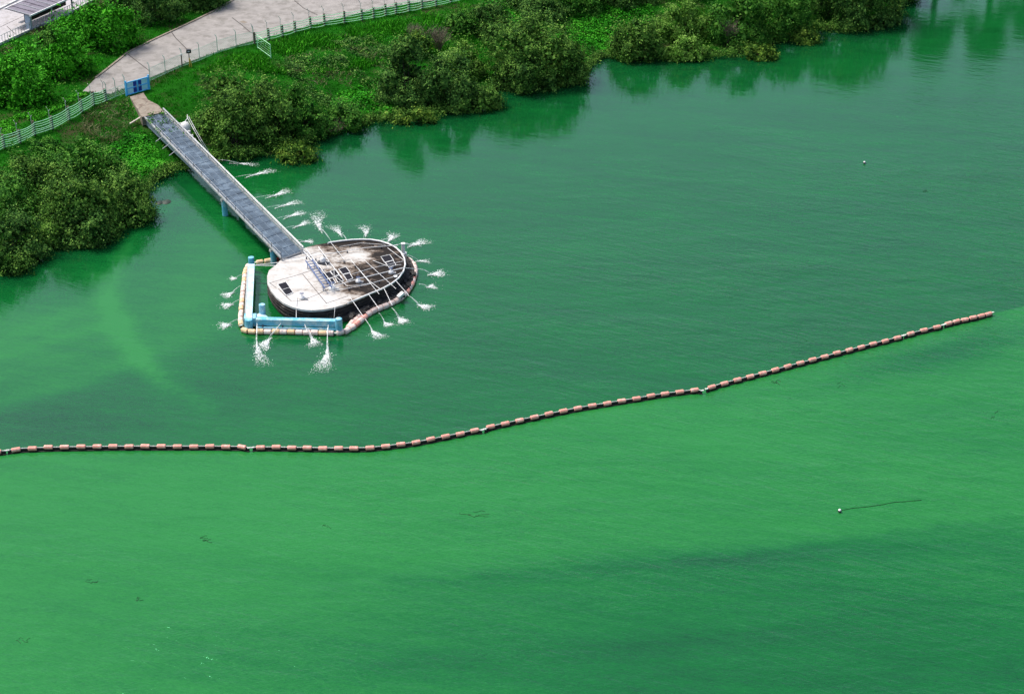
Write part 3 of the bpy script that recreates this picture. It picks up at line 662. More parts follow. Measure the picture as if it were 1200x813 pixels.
# hoist frame, tank and gear near the middle
q0, q1 = V(*h1(560, 315), ZD + .5), V(*h1(765, 605), ZD + .5); sv = (q1 - q0).normalized().cross(up) * .28
t = thing('access_ladder', 'blue steel ladder frame lying beside the dark hatches in mid platform', 'ladder', (q0.x, q0.y, ZD))
for s in (-1, 1): MB().beam(q0 + sv * s, q1 + sv * s, .07, .09).build('side_rail', M['ladder'], t)
n = 11
for i in range(n): MB().beam(lerp(q0, q1, (i + .5) / n) - sv * .86, lerp(q0, q1, (i + .5) / n) + sv * .86, .05, .05).build('rung', M['ladder'], t)
for v in (.1, .9):
    for s in (-1, 1): p = lerp(q0, q1, v) + sv * s; MB().box((p.x, p.y, ZD + .23), (.06, .06, .44)).build('foot', M['ladder'], t)
p = V(*h1(708, 350), ZD)
t = thing('pump_set', 'small white round pump with grey base beside the blue ladder on the platform', 'pump', p)
MB().box(p + up * .07, (.9, .6, .14), -.4).build('base_plate', M['darksteel'], t); MB().lathe(p + up * .14, [(.2, 0), (.24, .08), (.24, .3), (.15, .42), (.05, .46)], 12).build('motor_housing', M['white'], t, smooth=True)
MB().tube([p + Vector((.1, 0, .3)), p + Vector((.6, -.35, .3)), p + Vector((.6, -.35, .05))], .06, 8).build('outlet', M['steel'], t)
def valve(pp, label, s=1):
    t = thing('valve_box', label, 'valve', pp)
    MB().lathe(pp, [(.3 * s, 0), (.3 * s, .2 * s), (.2 * s, .32 * s), (.08 * s, .34 * s), (.06 * s, .6 * s)], 12).build('body', M['white'], t, smooth=True)
    b = MB(); pts = [pp + Vector((math.cos(a) * .2 * s, math.sin(a) * .2 * s, .62 * s)) for a in [k * math.pi / 5 for k in range(11)]]; b.tube(pts, .025 * s, 4, cap=False)
    b.tube([pts[0], pts[5]], .02 * s, 4); b.build('hand_wheel', M['ladder'], t)
    MB().box(pp + Vector((.42 * s, -.1, .1 * s)), (.3 * s, .22 * s, .2 * s)).build('flange', M['steel'], t)
valve(V(*h1(805, 628), ZD), 'white round valve under the long pipe, right of the blue ladder foot')
valve(V(*h1(487, 725), ZD), 'white valve ring near the front edge below the left pair of hatches', .8)
valve(V(*h2(615, 545), ZD), 'white valve near the right end of the blackened slab', .75)
valve(V(*h2(270, 640), ZD), 'white valve right of the middle hatches at the dark stain', .75)

# ------------------------------------------------------------ blue mooring frame
t = thing('mooring_frame', 'light blue L-shaped steel guard frame standing in the water left of the oval platform', 'mooring frame', V(*c1(178, 560), 0))
def pile(x, y, h, r=.3):
    c = V(*c1(x, y), 0); MB().lathe((c.x, c.y, -2), [(r, 0), (r, 2 + h - .02), (r * .93, 2 + h)], 14).build('pile', M['cyanpale'] if y < 300 else M['cyan'], t)
pile(184, 316, 1.3, .26); pile(237, 556, 1.55, .26); pile(600, 614, 1.35, .28); pile(172, 598, 1.0, .3)
a, c = V(*c1(183, 290), .8), V(*c1(170, 548), .8)
MB().beam(a, c, .5, .34).build('side_beam', M['cyanpale'], t)
MB().beam(lerp(a, c, .02) + Vector((-.33, 0, -.1)), lerp(a, c, .98) + Vector((-.33, 0, -.1)), .1, .3).build('fender_strip', M['steel'], t)
MB().beam(V(*c1(205, 553), .8), V(*c1(585, 562), .8), .5, .5).build('front_beam', M['cyan'], t)
MB().beam(V(*c1(205, 585), .4), V(*c1(600, 592), .4), .22, .16).build('lower_beam', M['cyan'], t)
for x in (235, 330, 430, 520): MB().tube([V(*c1(x, 572), .6), V(*c1(x, 588), .4)], .07, 6).build('brace', M['darksteel'], t)
p = V(*c1(176, 548), .55); MB().box(p, (.95, .9, .7), .05).build('corner_block', M['cyan'], t)
quad_prism([V(*c1(*q), .78) for q in ((195, 528), (232, 508), (262, 536), (205, 545))], .7, 'gusset', M['cyanpale'], t)
MB().tube([V(*c1(190, 288), 1.2), V(*c1(310, 290), 1.3)], .04, 5).build('tie_bar', M['white'], t)
MB().tube([V(*c1(205, 373), .5), V(*c1(255, 375), .5)], .03, 5).build('tie_bar', M['darksteel'], t)

# ------------------------------------------------------------ floating booms
def float_mesh(name, L, r, n=10):
    b = MB(); prof = [(-L / 2, r * .78), (-L / 2 + .03, r * .96), (-L / 2 + .07, r), (L / 2 - .07, r), (L / 2 - .03, r * .96), (L / 2, r * .78)]
    b.tube([(x, 0, 0) for x, _ in prof], [q for _, q in prof], n); me = bpy.data.meshes.new(name); me.from_pydata(b.v, [], b.f); me.update(); return me
FM = {}
def get_float(mname, L, r):
    k = (mname, L, r)
    if k not in FM: me = float_mesh('float', L, r); me.materials.append(M[mname]); FM[k] = me
    return FM[k]
def resample(pts, step, phase=.5):
    out = []; d = 0; nxt = step * phase
    for a, c in zip(pts[:-1], pts[1:]):
        L = (c - a).length
        while nxt <= d + L: out.append((lerp(a, c, (nxt - d) / L), (c - a).normalized())); nxt += step
        d += L
    return out
def boom(pxs, label, group, step, L, r, colours, zf, skirt=True, rope=True, name='floating_boom', lift=None):
    pts = [V(a, c, zf) for a, c in pxs]; t = thing(name, label, 'boom', (pts[0].x, pts[0].y, 0), group)
    rnd = random.Random(int(pxs[0][0])); tot = sum((c - a).length for a, c in zip(pts[:-1], pts[1:])); nf = max(1, round(tot / step)); step = tot / nf
    for p, d in resample(pts, step - 1e-5):
        o = bpy.data.objects.new('float', get_float(rnd.choice(colours), L, r)); col.objects.link(o); o.parent = t
        o.location = p - t.location + Vector((rnd.uniform(-.02, .02), rnd.uniform(-.04, .04), rnd.uniform(-.03, .02))); o.rotation_euler = (rnd.random(), 0, math.atan2(d.y, d.x) + rnd.uniform(-.06, .06))
    if skirt:
        b = MB(); 
        for a, c in zip(pts[:-1], pts[1:]):
            b.beam(Vector((a.x, a.y - .02, .08)), Vector((c.x, c.y - .02, .08)), .1, .3); b.beam(Vector((a.x, a.y - .14, .0)), Vector((c.x, c.y - .14, .0)), .12, .1)
        b.build('skirt', M['skirt'], t)
    if rope:
        MB().tube([p + Vector((0, .0, r * .3)) for p in pts], .026, 5).build('rope', M['rope'], t)
        for p in (pts[0], pts[-1]): MB().tube([p - Vector((.12, 0, 0)), p + Vector((.12, 0, .05))], .06, 6).build('shackle', M['rope'], t)
    return t
def cut(x0, x1):
    xs = [p[0] for p in BOOM]; ys = [p[1] for p in BOOM]; m = [(x, y) for x, y in BOOM if x0 < x < x1]
    return [(x0, float(np.interp(x0, xs, ys)))] + m + [(x1, float(np.interp(x1, xs, ys)))]
grp = 'salmon float booms closing off the intake'
for x0, x1, lb in ((-58, 7, 'salmon float boom section leaving the photo at the left edge'), (9, 292, 'straight salmon float boom section nearest the left edge, below the oval platform'),
                   (296, 565, 'salmon float boom section in the bend below the platform, rising gently at its right'), (568, 823, 'salmon float boom section climbing across the middle of the river'),
                   (828, 1058, 'long salmon float boom section to the right of the gap in the line'), (1060, 1105, 'short salmon float boom section of three floats near the right end'),
                   (1107, 1163, 'last and rightmost boom section with white rope and floats set close together')):
    st_ = .86 if x0 == 1107 else 1.12
    boom(cut(x0, x1), lb, grp, st_, .62, .165, ['pink'], .23)
# boom ring round the platform
def ring(pxs, label, cols, r=.22, step=.64, L=.58, skirt=False, zf=.18): boom([c1(*p) for p in pxs], label, 'float ring moored round the platform', step, L, r, cols, zf, skirt=skirt, rope=True, name='float_ring')
ring([(318, 262), (285, 262), (240, 270), (200, 276)], 'red and orange float chain under the platform end of the footbridge', ['red', 'orange', 'red'])
ring([(165, 288), (150, 330), (146, 380), (140, 430), (136, 480), (130, 530), (132, 575)], 'pale pink float chain along the outside of the blue side beam', ['pinkpale', 'orange', 'pinkpale'], skirt=True)
ring([(138, 592), (165, 602), (200, 604), (330, 604), (450, 607), (575, 612)], 'orange and cream float chain in front of the blue front beam', ['orange', 'pinkpale', 'pinkpale', 'orange'], skirt=True)
ring([(585, 612), (628, 603), (668, 580), (700, 552), (735, 520), (780, 498), (835, 475), (885, 450), (920, 415), (948, 370), (962, 320), (955, 285), (930, 262), (908, 250)], 'pale pink float chain curving round the blackened right end of the platform', ['pinkpale', 'pinkpale', 'pinkpale', 'pink'], r=.24)
ring([(640, 585), (668, 555), (712, 520), (745, 497)], 'second short pink float chain doubled inside the front right curve', ['pinkpale'], r=.22)
# ------------------------------------------------------------ water jets
rngj = np.random.default_rng(5)
def jet(s, e, label, zs=1.0, big=1.0, bridge=False):
    big *= .88
    S = np.array(V(*s, zs)); E = np.array(V(*e, 0)); t = thing('water_jet', label, 'water jet', (float(S[0]), float(S[1]), 0), 'water jets spraying out round the platform and bridge')
    h = E - S; Lh = np.linalg.norm(h[:2]); land = .62
    K = S + (E - S) * land; K[2] = 0
    b = MB(); nst = 4
    for i in range(nst):
        pts = []; off = rngj.normal(size=3) * [.05, .05, .03] * big
        for u in np.linspace(0, 1, 8):
            p = S + (K - S) * u; p[2] = zs * (1 - u) ** 1 * (1 + .9 * u) * (1 - u * .0) if zs > 0 else 0
            p[2] = max(.0, zs * (1 - u * u)); p = p + off * u * (1.3 if not bridge else .8) + rngj.normal(size=3) * .012
            pts.append(p)
        rr = [(.010 + .011 * u * big) * (.7 if bridge else 1) for u in np.linspace(0, 1, 8)]
        b.tube(pts, rr, 3)
    b.build('stream', M['stream'], t)
    n = int(1300 * big * (1.3 if bridge else 1)); u = rngj.beta(1.9, 1.7, n) if not bridge else rngj.beta(1.4, 1.5, n)
    u = (.3 if bridge else .42) + (.78 if bridge else .68) * u
    d2 = np.array([h[0], h[1], 0]) / Lh; s2 = np.array([-d2[1], d2[0], 0])
    wd = (.07 + .5 * np.clip((u - .4) / .6, 0, 1) ** 1.2) * (big ** .5) * (1.0 if bridge else 1.1); 
    curl = .5 * (u - .45) ** 2 * (1 if rngj.random() > .5 else -1) * Lh * .5
    strands = rngj.integers(0, 7, n); lat = (strands - 3) / 3 * .8 * np.clip((u - .4) / .5, .2, 1) + rngj.normal(size=n) * (.16 + .3 * np.clip(u - .6, 0, 1))
    Pp = S * [1, 1, 0] + np.outer(u, h * [1, 1, 0]) + s2 * (wd * lat + curl)[:, None]
    sc_ = rngj.random(n) < (.04 if bridge else .12); Pp[sc_] += (rngj.normal(size=(n, 3)) * [.26, .26, 0] * big ** .5 + d2 * .15)[sc_]
    Pp[:, 2] = .012 + np.abs(rngj.normal(size=n)) ** 1.5 * (.045 if not bridge else .02) * big
    N_ = unit(rngj.normal(size=(n, 3)) * [.22, .22, .1] + [0, 0, 1]); sz = rngj.uniform(.018, .062, n) * (.85 + .3 * big) * np.clip(1.35 - 1.9 * np.abs(u - .7), .4, 2)
    # flecks drawn out along the spray
    uu = d2 + rngj.normal(size=(n, 3)) * [.45, .45, .2]; uu = unit(uu); vv = unit(np.cross(N_, uu)); s_ = sz[:, None]
    Q = np.stack([Pp - uu * s_ * .8, Pp + vv * s_ * .4, Pp + uu * s_ * .8, Pp - vv * s_ * .4], 1); Q[..., 2] = np.maximum(Q[..., 2], .008)
    fast_quads('spray', Q, M['foam'], t, kind='stuff')
J = [((252, 187), (301, 192), 'faint water jet nearest the bank, under the big bush beside the bridge', 1.2, .75, 1), ((273, 208.5), (317, 199), 'broad water jet second from the bank along the bridge', 1.2, 1.1, 1),
     ((298, 232), (339, 224.5), 'third water jet from the bank along the right side of the bridge', 1.1, 1.1, 1), ((310, 244), (348, 236), 'fourth water jet from the bank beside the bridge', 1.1, 1, 1),
     ((322, 257), (354, 248), 'fifth water jet from the bank beside the bridge', 1., 1, 1), ((333.5, 267.5), (363, 260.5), 'sixth water jet from the bank beside the bridge', .9, .9, 1), ((345, 281), (366, 282.5), 'short faint water jet where the bridge meets the platform', .8, .7, 1),
     ((388, 283), (365, 252), 'tall water jet leaning left above the upper edge of the platform', 1.1, 1.25, 0), ((406, 280.6), (394, 265), 'small water jet right of the tall leaning one at the upper platform edge', 1, .85, 0),
     ((426, 279), (431, 266), 'short straight water jet from the middle of the upper platform edge', 1, .85, 0), ((445.6, 283), (464, 275.5), 'wide water jet at the upper right shoulder of the platform', 1, 1, 0),
     ((461.6, 288), (497, 282), 'long water jet pointing right from the upper right of the platform', 1.1, 1.1, 0), ((474, 299), (502, 305.5), 'thin weak water jet above the right tip of the float ring', 1, .5, 0),
     ((487.5, 315), (519, 321.5), 'long water jet pointing right from the right tip of the float ring', 1, 1.1, 0), ((491, 333), (509, 335.5), 'short low water jet just below the right tip of the float ring', .6, .75, 0),
     ((477.6, 346), (502, 362), 'water jet angled down right from the lower right of the float ring', .8, 1, 0), ((459, 360.6), (475, 378), 'water jet right of the faint one below the front right float curve', .8, .95, 0),
     ((444, 366.7), (456, 382), 'small faint water jet between two stronger ones at the front right', .8, .65, 0), ((427, 373), (444, 396), 'water jet falling right of the end of the blue front beam', .8, .95, 0),
     ((384, 380), (384, 433), 'largest water jet, falling straight below the right end of the blue front beam', .8, 1.45, 0), ((357, 379), (372, 404.5), 'water jet from the middle of the blue front beam', .8, .95, 0),
     ((301, 374), (301, 426), 'long straight water jet below the left corner of the blue frame', .8, 1.05, 0), ((329, 380), (303, 408), 'slanting water jet that crosses into the long one at the blue left corner', .8, 1.1, 0),
     ((284.5, 333.5), (262, 347), 'second water jet down on the left side of the float ring', .7, .85, 0), ((282, 351), (262, 358.5), 'third water jet down on the left side of the float ring', .6, .9, 0),
     ((279.5, 374), (260, 382), 'lowest water jet on the left side of the float ring', .6, .95, 0), ((283, 322), (271, 327), 'topmost and smallest water jet on the left side of the float ring', .5, .5, 0)]
for s, e, lb, zs, bg_, br_ in J: jet(s, e, lb, zs * (.35 if br_ else .7), bg_, bool(br_))

# ------------------------------------------------------------ pump gear at the bank beside the bridge
p = V(217, 150.5, 1.9)
t = thing('pump_unit', 'white dome tank with pipes and valves on the bank right of the footbridge head', 'pump', p)
MB().lathe(p - up * .9, [(.55, 0), (.55, 1.0), (.5, 1.2), (.36, 1.42), (.15, 1.54), (.02, 1.57)], 16).build('tank', M['white'], t, smooth=True)
b = MB(); [b.box(p + Vector((.35 + k * .33, -.75 - .5 * k, -.1 - .22 * k)), (.5, .35, .22), .4) for k in range(4)]; b.build('valve_stack', M['steel'], t)
for q in ([(-.6, .6, .3), (-.1, 1.0, .6), (.2, 1.5, .9), (.1, 2.0, 1.2)], [(-1.6, 1.0, .1), (-.9, 1.4, .2), (-.3, 1.2, .3), (.3, 1.2, .5)]):
    MB().tube([p + Vector(v) * .7 for v in q], .05, 6).build('elbow_pipe', M['white'], t)
for dx in (0, 2.2):
    MB().tube([V(219 + dx, 137, 3.2), V(227 + dx, 152, 2.4), V(235 + dx, 166, 1.5), V(244 + dx, 180, .4)], .03, 6).build('suction_pipe', M['white'], t)
# ------------------------------------------------------------ buoys, driftweed, sunken rocks
def buoy(px, py, label, rope=None):
    p = V(px, py, .12); t = thing('buoy', label, 'buoy', (p.x, p.y, 0)); r = .12
    MB().lathe(p, [(.02, -r), (r * .7, -r * .7), (r, 0), (r * .7, r * .7), (.05, r)], 12).build('ball', M['buoy'], t, smooth=True)
    MB().lathe(p, [(r * 1.05, -.05), (r * 1.05, .03)], 12).build('band', M['skirt'], t)
    if rope: MB().tube([V(a, c, .015) for a, c in rope], .018, 4).build('rope', M['darkweed'], t)
buoy(1013, 190.5, 'lone small white buoy on the open water at upper right')
buoy(984, 598, 'small white buoy at lower right trailing a dark rope', [(986, 597.6), (1000, 595), (1013, 593.8), (1024, 592.5), (1036, 590.5), (1048, 588), (1060, 587.5), (1080, 585.5)])
def drift(px, py, w_, label, seed):
    r = random.Random(seed); b = MB(); p0 = (px, py)
    for k in range(3 + int(w_ / 12)):
        x = px + r.uniform(-w_ / 2, w_ / 2); y = py + r.uniform(-3, 3); q = [(x, y)]
        for _ in range(5): x += r.uniform(.5, w_ / 7); y += r.uniform(-1.3, 1.3); q.append((x, y))
        b.tube([V(*c, .01) for c in q], r.uniform(.007, .018), 4)
    b.build('driftweed', M['darkweed'], label=label, cat='driftweed', group='dark strands of weed floating on the scum')
for i, (x, y, w_, l) in enumerate([(550, 602, 28, 'largest dark strand of driftweed right of the lower centre'), (245, 631, 22, 'dark curved driftweed strand at lower left of centre'),
                                  (160, 701, 8, 'dark knot of driftweed alone in the lower left'), (380, 615, 9, 'tiny driftweed strand between the curved and largest strands'), (105, 682, 14, 'faint forked driftweed strand in the lower left'), (25, 748, 12, 'driftweed strand near the bottom left edge'),
                                  (905, 447, 14, 'thin driftweed strand just below the right boom'), (983, 452, 9, 'short driftweed tuft below the right boom'), (1163, 487, 8, 'driftweed tuft near the right edge below the boom end'), (1082, 224, 10, 'slim driftweed strand below the upper right buoy')]):
    drift(x, y, w_, l, i)
for i, (x, y, s) in enumerate([(187, 239, .5), (195, 238, .6)]):
    p = V(x, y, -.1); b = MB().lathe(p, [(s * .8, -.3), (s, 0), (s * .75, .14), (s * .2, .2)], 9); b.v = [(v[0], v[1] + (v[1] - p.y) * .1, v[2] + .03 * math.sin(v[0] * 9)) for v in b.v]
    b.build('rock', M['rock'], label=['smaller dark wet rock just breaking the water left of the bridge', 'larger dark wet rock breaking the water, nearer the bridge'][i], cat='rock', smooth=True)

# ------------------------------------------------------------ vegetation
def crown_leaves(c, a, b_, cc, leaf, rng, dens=95, zmin=None, spiky=0):
    nl = rng.integers(11, 17); D_ = unit(rng.normal(size=(nl, 3))); D_[:, 2] = np.abs(D_[:, 2]) * 1.05 - .38; D_ = unit(D_)
    ax = np.array([a, b_, cc]); m_ = min(a, b_, cc * 1.2)
    LC = D_ * ax * rng.uniform(.5, .72, nl)[:, None]; LR = rng.uniform(.30, .5, nl)[:, None] * np.array([m_, m_, m_ * .95])
    LC = np.vstack([LC, [[0, 0, 0]]]); LR = np.vstack([LR, [ax * .68]])
    rg_ = rng.uniform(0, 6.28, 9); LC = np.vstack([LC, np.stack([np.cos(rg_) * a * .66, np.sin(rg_) * b_ * .66, rng.uniform(-.42, -.1, 9) * cc], 1)]); LR = np.vstack([LR, np.full((9, 3), m_ * .34)]); nl += 9
    area = 2 * math.pi * ((a * b_) ** .8 + (a * cc) ** .8 + (b_ * cc) ** .8) ** (1 / .8 * .8) / 2.2
    n = int(area * dens); K = max(60, int(n / 34))
    li = rng.integers(0, nl + 1, K * 3); dd = unit(rng.normal(size=(K * 3, 3)))
    P_ = LC[li] + dd * LR[li] * rng.uniform(.78, 1.06, K * 3)[:, None]
    keep = np.ones(len(P_), bool)
    for j in range(nl + 1):
        q = (P_ - LC[j]) / (LR[j] * .8); keep &= ~((q * q).sum(1) < 1) | (li == j)
    P_, dd = P_[keep][:K], dd[keep][:K]
    P_ = P_ + dd * np.abs(rng.normal(size=len(P_)))[:, None] * (.16 + .03 * m_)
    per = n // max(1, len(P_)); sig = leaf * 1.25
    Q = np.repeat(P_, per, 0) + rng.normal(size=(len(P_) * per, 3)) * sig * rng.uniform(.6, 1.6, len(P_)).repeat(per)[:, None]
    N_ = unit(np.repeat(dd, per, 0) * 1.3 + [0, 0, .35] + rng.normal(size=Q.shape) * .42)
    Q = Q + np.array(c)
    if zmin is not None:
        g = hfun(Q[:, :2]); g = np.maximum(g, 0) + zmin; k = Q[:, 2] > g; Q, N_ = Q[k], N_[k]
    # older leaves deeper inside, so that one cannot look through the crown
    k2 = max(200, int(n / 3)); l2 = rng.integers(0, len(LC), k2); d2 = unit(rng.normal(size=(k2, 3))); q2 = LC[l2] + d2 * LR[l2] * rng.uniform(.45, .8, k2)[:, None] + np.array(c)
    if zmin is not None: q2 = q2[q2[:, 2] > np.maximum(hfun(q2[:, :2]), 0) + zmin]
    in_ = leaf_quads(q2, unit(rng.normal(size=q2.shape) + [0, -.5, .5]), leaf * 2.0, rng, .8)
    return np.concatenate([leaf_quads(Q, N_, leaf, rng), in_]), LC + np.array(c)
def bush(x0, x1, y0, y1, kind, label, name='shrub', cat='shrub', leaf=.2, dens=95, group=None, seed=0, spiky=0, rise=.36):
    rng = np.random.default_rng(seed); cx, cy = (x0 + x1) / 2, (y0 + y1) / 2
    k = pxm(cy, 2); a = (x1 - x0) / 2 / k; half = (y1 - y0) / 2 / k * 1.06; el = R(24)
    b_ = min(a * .72, half * 1.15); cc = math.sqrt(max(.15 * half * half, half ** 2 - (b_ * math.sin(el)) ** 2)) / math.cos(el)
    z = 1.5
    for _ in range(12):
        P_ = G(cx, cy, z); g = max(0., hfun(P_[:2])[0]); z = g + cc * rise + (.0)
    P_ = G(cx, cy, z); g = max(0., hfun(P_[:2])[0])
    t = thing(name, label, cat, (P_[0], P_[1], g), group)
    Q, LC = crown_leaves(P_, a * 1.04, b_ * 1.04, cc * 1.06, leaf, rng, dens, .05, spiky)
    fast_quads('foliage', Q, M[kind], t)
    br = MB(); base = Vector((P_[0], P_[1], g - .2))
    for q in LC[:18:2]:
        q = Vector(q); mid = lerp(base, q, .5) + Vector((0, 0, .15)); br.tube([base + Vector((rng.uniform(-.2, .2), rng.uniform(-.2, .2), 0)), mid, q], [.06 + a * .01, .04, .015], 5)
    br.build('branches', M['bark'], t)
    return t
B_ = [ # left bank in front
 (-45, 60, 240, 330, 'dark', 'dark shrub at the left edge overhanging the water'), (30, 150, 205, 305, 'olive', 'large round olive green shrub over the water at left'), (95, 186, 205, 280, 'olive', 'olive shrub at the point left of the bridge'),
 (-30, 60, 200, 280, 'mid', 'mid green shrub at the left edge behind the dark one'), (45, 100, 190, 235, 'olive', 'small olive shrub on top of the left bank clump'), (100, 150, 180, 222, 'mid', 'small loose shrub in the weeds left of the bridge'),
 (40, 80, 258, 300, 'lime', 'small pale green bush on the face of the big left shrub'), (-20, 35, 285, 332, 'olive', 'low olive shrub trailing in the water at the left edge'),
 (60, 125, 176, 232, 'mid', 'round green shrub standing highest in the left bank clump'), (0, 58, 176, 232, 'olive', 'olive shrub behind the left clump below the rail fence'), (118, 176, 195, 250, 'olive', 'leaning olive shrub at the bridge side of the left clump'), (62, 132, 235, 306, 'dark', 'dark shrub low over the water in the middle of the left clump'),
 # shrubs behind the left fence
 (-22, 62, 68, 142, 'bright', 'bright round shrub at the left edge behind the fence'), (22, 112, 40, 108, 'bright', 'middle bright green shrub behind the left fence'), (88, 166, 0, 78, 'bright', 'tallest bright green tree-like shrub beside the narrow road'),
 (0, 45, 52, 80, 'bright', 'low bright bush under the paved lot railing'), (40, 88, 30, 58, 'mid', 'low green bush in front of the shelter'),
 (150, 215, -30, 48, 'dark', 'dark tree clump across the road at the top left'), (190, 262, -40, 28, 'dark', 'second dark tree clump beside the road at the top'), (-60, 12, -30, 6, 'dark', 'dark hedge beyond the lot in the top left corner'),
 (205, 270, -34, 20, 'dark', 'third dark tree clump beside the road, highest of them'), (128, 180, -34, 22, 'dark', 'dark tree clump between the tall bright shrub and the lot'), (60, 118, 12, 62, 'bright', 'bright round shrub between the shelter railing and the middle shrub'),
 # by the bridge
 (218, 332, 66, 190, 'olive', 'tall olive shrub right of the footbridge head'), (275, 352, 100, 192, 'olive', 'olive shrub leaning over the water below the tall one'), (318, 390, 100, 178, 'mid', 'loose green shrub on the bank right of the tall olive ones'), (326, 374, 164, 199, 'yellow', 'small yellow green bush touching the water beside the first jets'),
 (372, 428, 122, 160, 'mid', 'low scrub at the water edge between two shrub clumps'), (250, 300, 128, 196, 'olive', 'olive shrub hanging down to the water beside the bridge'),
 # centre clump
 (432, 522, 40, 149, 'dark', 'dark olive shrub at the left of the centre clump'), (488, 568, 58, 146, 'dark', 'dark shrub over the water in the centre clump'), (512, 572, 46, 105, 'lime', 'pale lime green shrub on top of the centre clump'), (470, 505, 34, 75, 'yellow', 'yellow green small shrub behind the centre clump'), (452, 520, 128, 150, 'yellow', 'low yellow green fringe at the foot of the centre clump'),
 (560, 694, 20, 120, 'olive', 'broad round olive shrub in the upper middle over the water'), (640, 692, 48, 112, 'olive', 'small olive shrub at the right side of the broad one'), (545, 600, 0, 50, 'dark', 'dark shrub behind the broad one near the top'),
 (582, 660, 60, 120, 'dark', 'dark lower half shrub of the broad olive one, over the water'), (520, 592, 96, 140, 'olive', 'low olive shrub between the centre clump and the broad shrub'), (610, 668, -6, 34, 'dark', 'second dark tree at the top behind the broad shrub'), (760, 830, -46, 8, 'dark', 'dark tree at the top edge above the pale topped shrub'),
 # right clump
 (712, 782, 18, 82, 'olive', 'olive shrub at the left of the upper right clump'), (765, 838, -8, 66, 'lime', 'light green shrub with pale top in the upper right clump'), (772, 834, 46, 79, 'lime', 'low lime bush at the water under the light green shrub'), (822, 905, -18, 74, 'mid', 'mid green shrub over the water at the upper right'),
 (880, 955, -30, 66, 'mid', 'green shrub next to the darkest one at the upper right'), (926, 1070, -60, 50, 'dark', 'darkest broad shrub at the tip of the bank, upper right'), (925, 962, 34, 56, 'yellow', 'small yellow green tuft at the water below the right shrubs'), (868, 918, 54, 76, 'yellow', 'yellow fringe bush dipping into the water, upper right'),
 # back row at the top
 (590, 650, -30, 24, 'dark', 'dark tree at the top behind the broad olive shrub'), (640, 715, -34, 26, 'mid', 'green tree at the top above the vine covered gap'), (700, 775, -40, 18, 'dark', 'dark tree at the top left of the pale topped shrub'), (520, 560, 10, 48, 'mid', 'small green bush right of the bare twiggy bush'),
 (1010, 1080, -60, 20, 'dark', 'dark shrub leaning out at the far tip of the bank')]
for i, (x0, x1, y0, y1, k, lb) in enumerate(B_):
    bush(x0, x1, y0, y1, k, lb, seed=100 + i, group='shrubs growing on the river bank', leaf=.32 if k == 'bright' else .22, dens=60 if k == 'bright' else 118)
# bare twiggy bushes
def twiggy(x, y, h, w_, label, seed, m='twig'):
    p = T1(x, y); rr = random.Random(seed); t = thing('bare_bush', label, 'bush', p); b = MB()
    for _ in range(90):
        a = rr.uniform(0, 6.28); s = rr.uniform(.1, 1) * w_; q = Vector((math.cos(a) * s, math.sin(a) * s, h * rr.uniform(.6, 1.05))); m1 = q * .5 + Vector((rr.uniform(-.2, .2), rr.uniform(-.2, .2), .3))
        b.tube([p, p + m1, p + q], [.035, .022, .008], 3, cap=False)
        for k in range(4):
            e = m1.lerp(q, rr.random()); b.tube([p + e, p + e + Vector((rr.uniform(-.5, .5), rr.uniform(-.5, .5), rr.uniform(.1, .7)))], [.014, .006], 3, cap=False)
    b.build('branches', M[m], t)
twiggy(514, 62, 2.6, 1.5, 'bare greyish brown twiggy bush above the centre clump', 1); twiggy(487, 50, 1.6, 1.2, 'fainter bare twiggy bush left of the taller bare one', 2); twiggy(852, 52, 2.6, 1.4, 'dead dark twiggy branches among the upper right shrubs', 3)
twiggy(392, 160, 1.3, 1.4, 'tangle of dead twigs at the water edge in mid bank', 4)
# trees beyond the top of the picture, mirrored in the water
def tall_tree(px, py, h, r, label, seed, z0=.45, blobs=9, low=.45):
    rng = np.random.default_rng(seed); p = V(px, py, 0); g = max(0, float(hfun(np.array(p[:2]))[0])); t = thing('tall_tree', label, 'tree', (p.x, p.y, g))
    tr = MB().tube([(p.x, p.y, g - .3), (p.x + .1, p.y, g + h * .5), (p.x - .1, p.y, g + h * .9)], [.5, .42, .2], 8)
    Qs = []
    for i in range(blobs):
        a = i * 2.4 + rng.uniform(-.4, .4); zz = g + h * (low + (1 - low) * i / blobs); rad = r * rng.uniform(.35, .85) * (1 - .5 * max(0, i / blobs - .4)); c = np.array([p.x + math.cos(a) * rad, p.y + math.sin(a) * rad, zz])
        s = r * rng.uniform(.38, .55); Q, _ = crown_leaves(c, s, s, s * .7, .3, rng, 85); Qs.append(Q); tr.tube([(p.x, p.y, zz - 1.2), tuple(c)], [.12, .04], 5)
    tr.build('trunk', M['bark'], t); fast_quads('crown', np.concatenate(Qs), M['mid'], t)
tall_tree(1102, -68, 15.6, 2.9, 'tall tree beyond the top edge whose trunk mirrors in the water at upper right', 1, low=.66)
tall_tree(1168, -72, 15.8, 2.9, 'second tall tree beyond the top edge mirrored near the right corner', 2, blobs=9, low=.62)
tall_tree(1218, -75, 13.5, 3.2, 'third tall tree mirrored at the right edge of the photo', 3, blobs=8, low=.35)
tall_tree(1137, -72, 8.0, 1.6, 'smaller tree beyond the top edge between the two mirrored trunks', 4, blobs=5, low=.4)

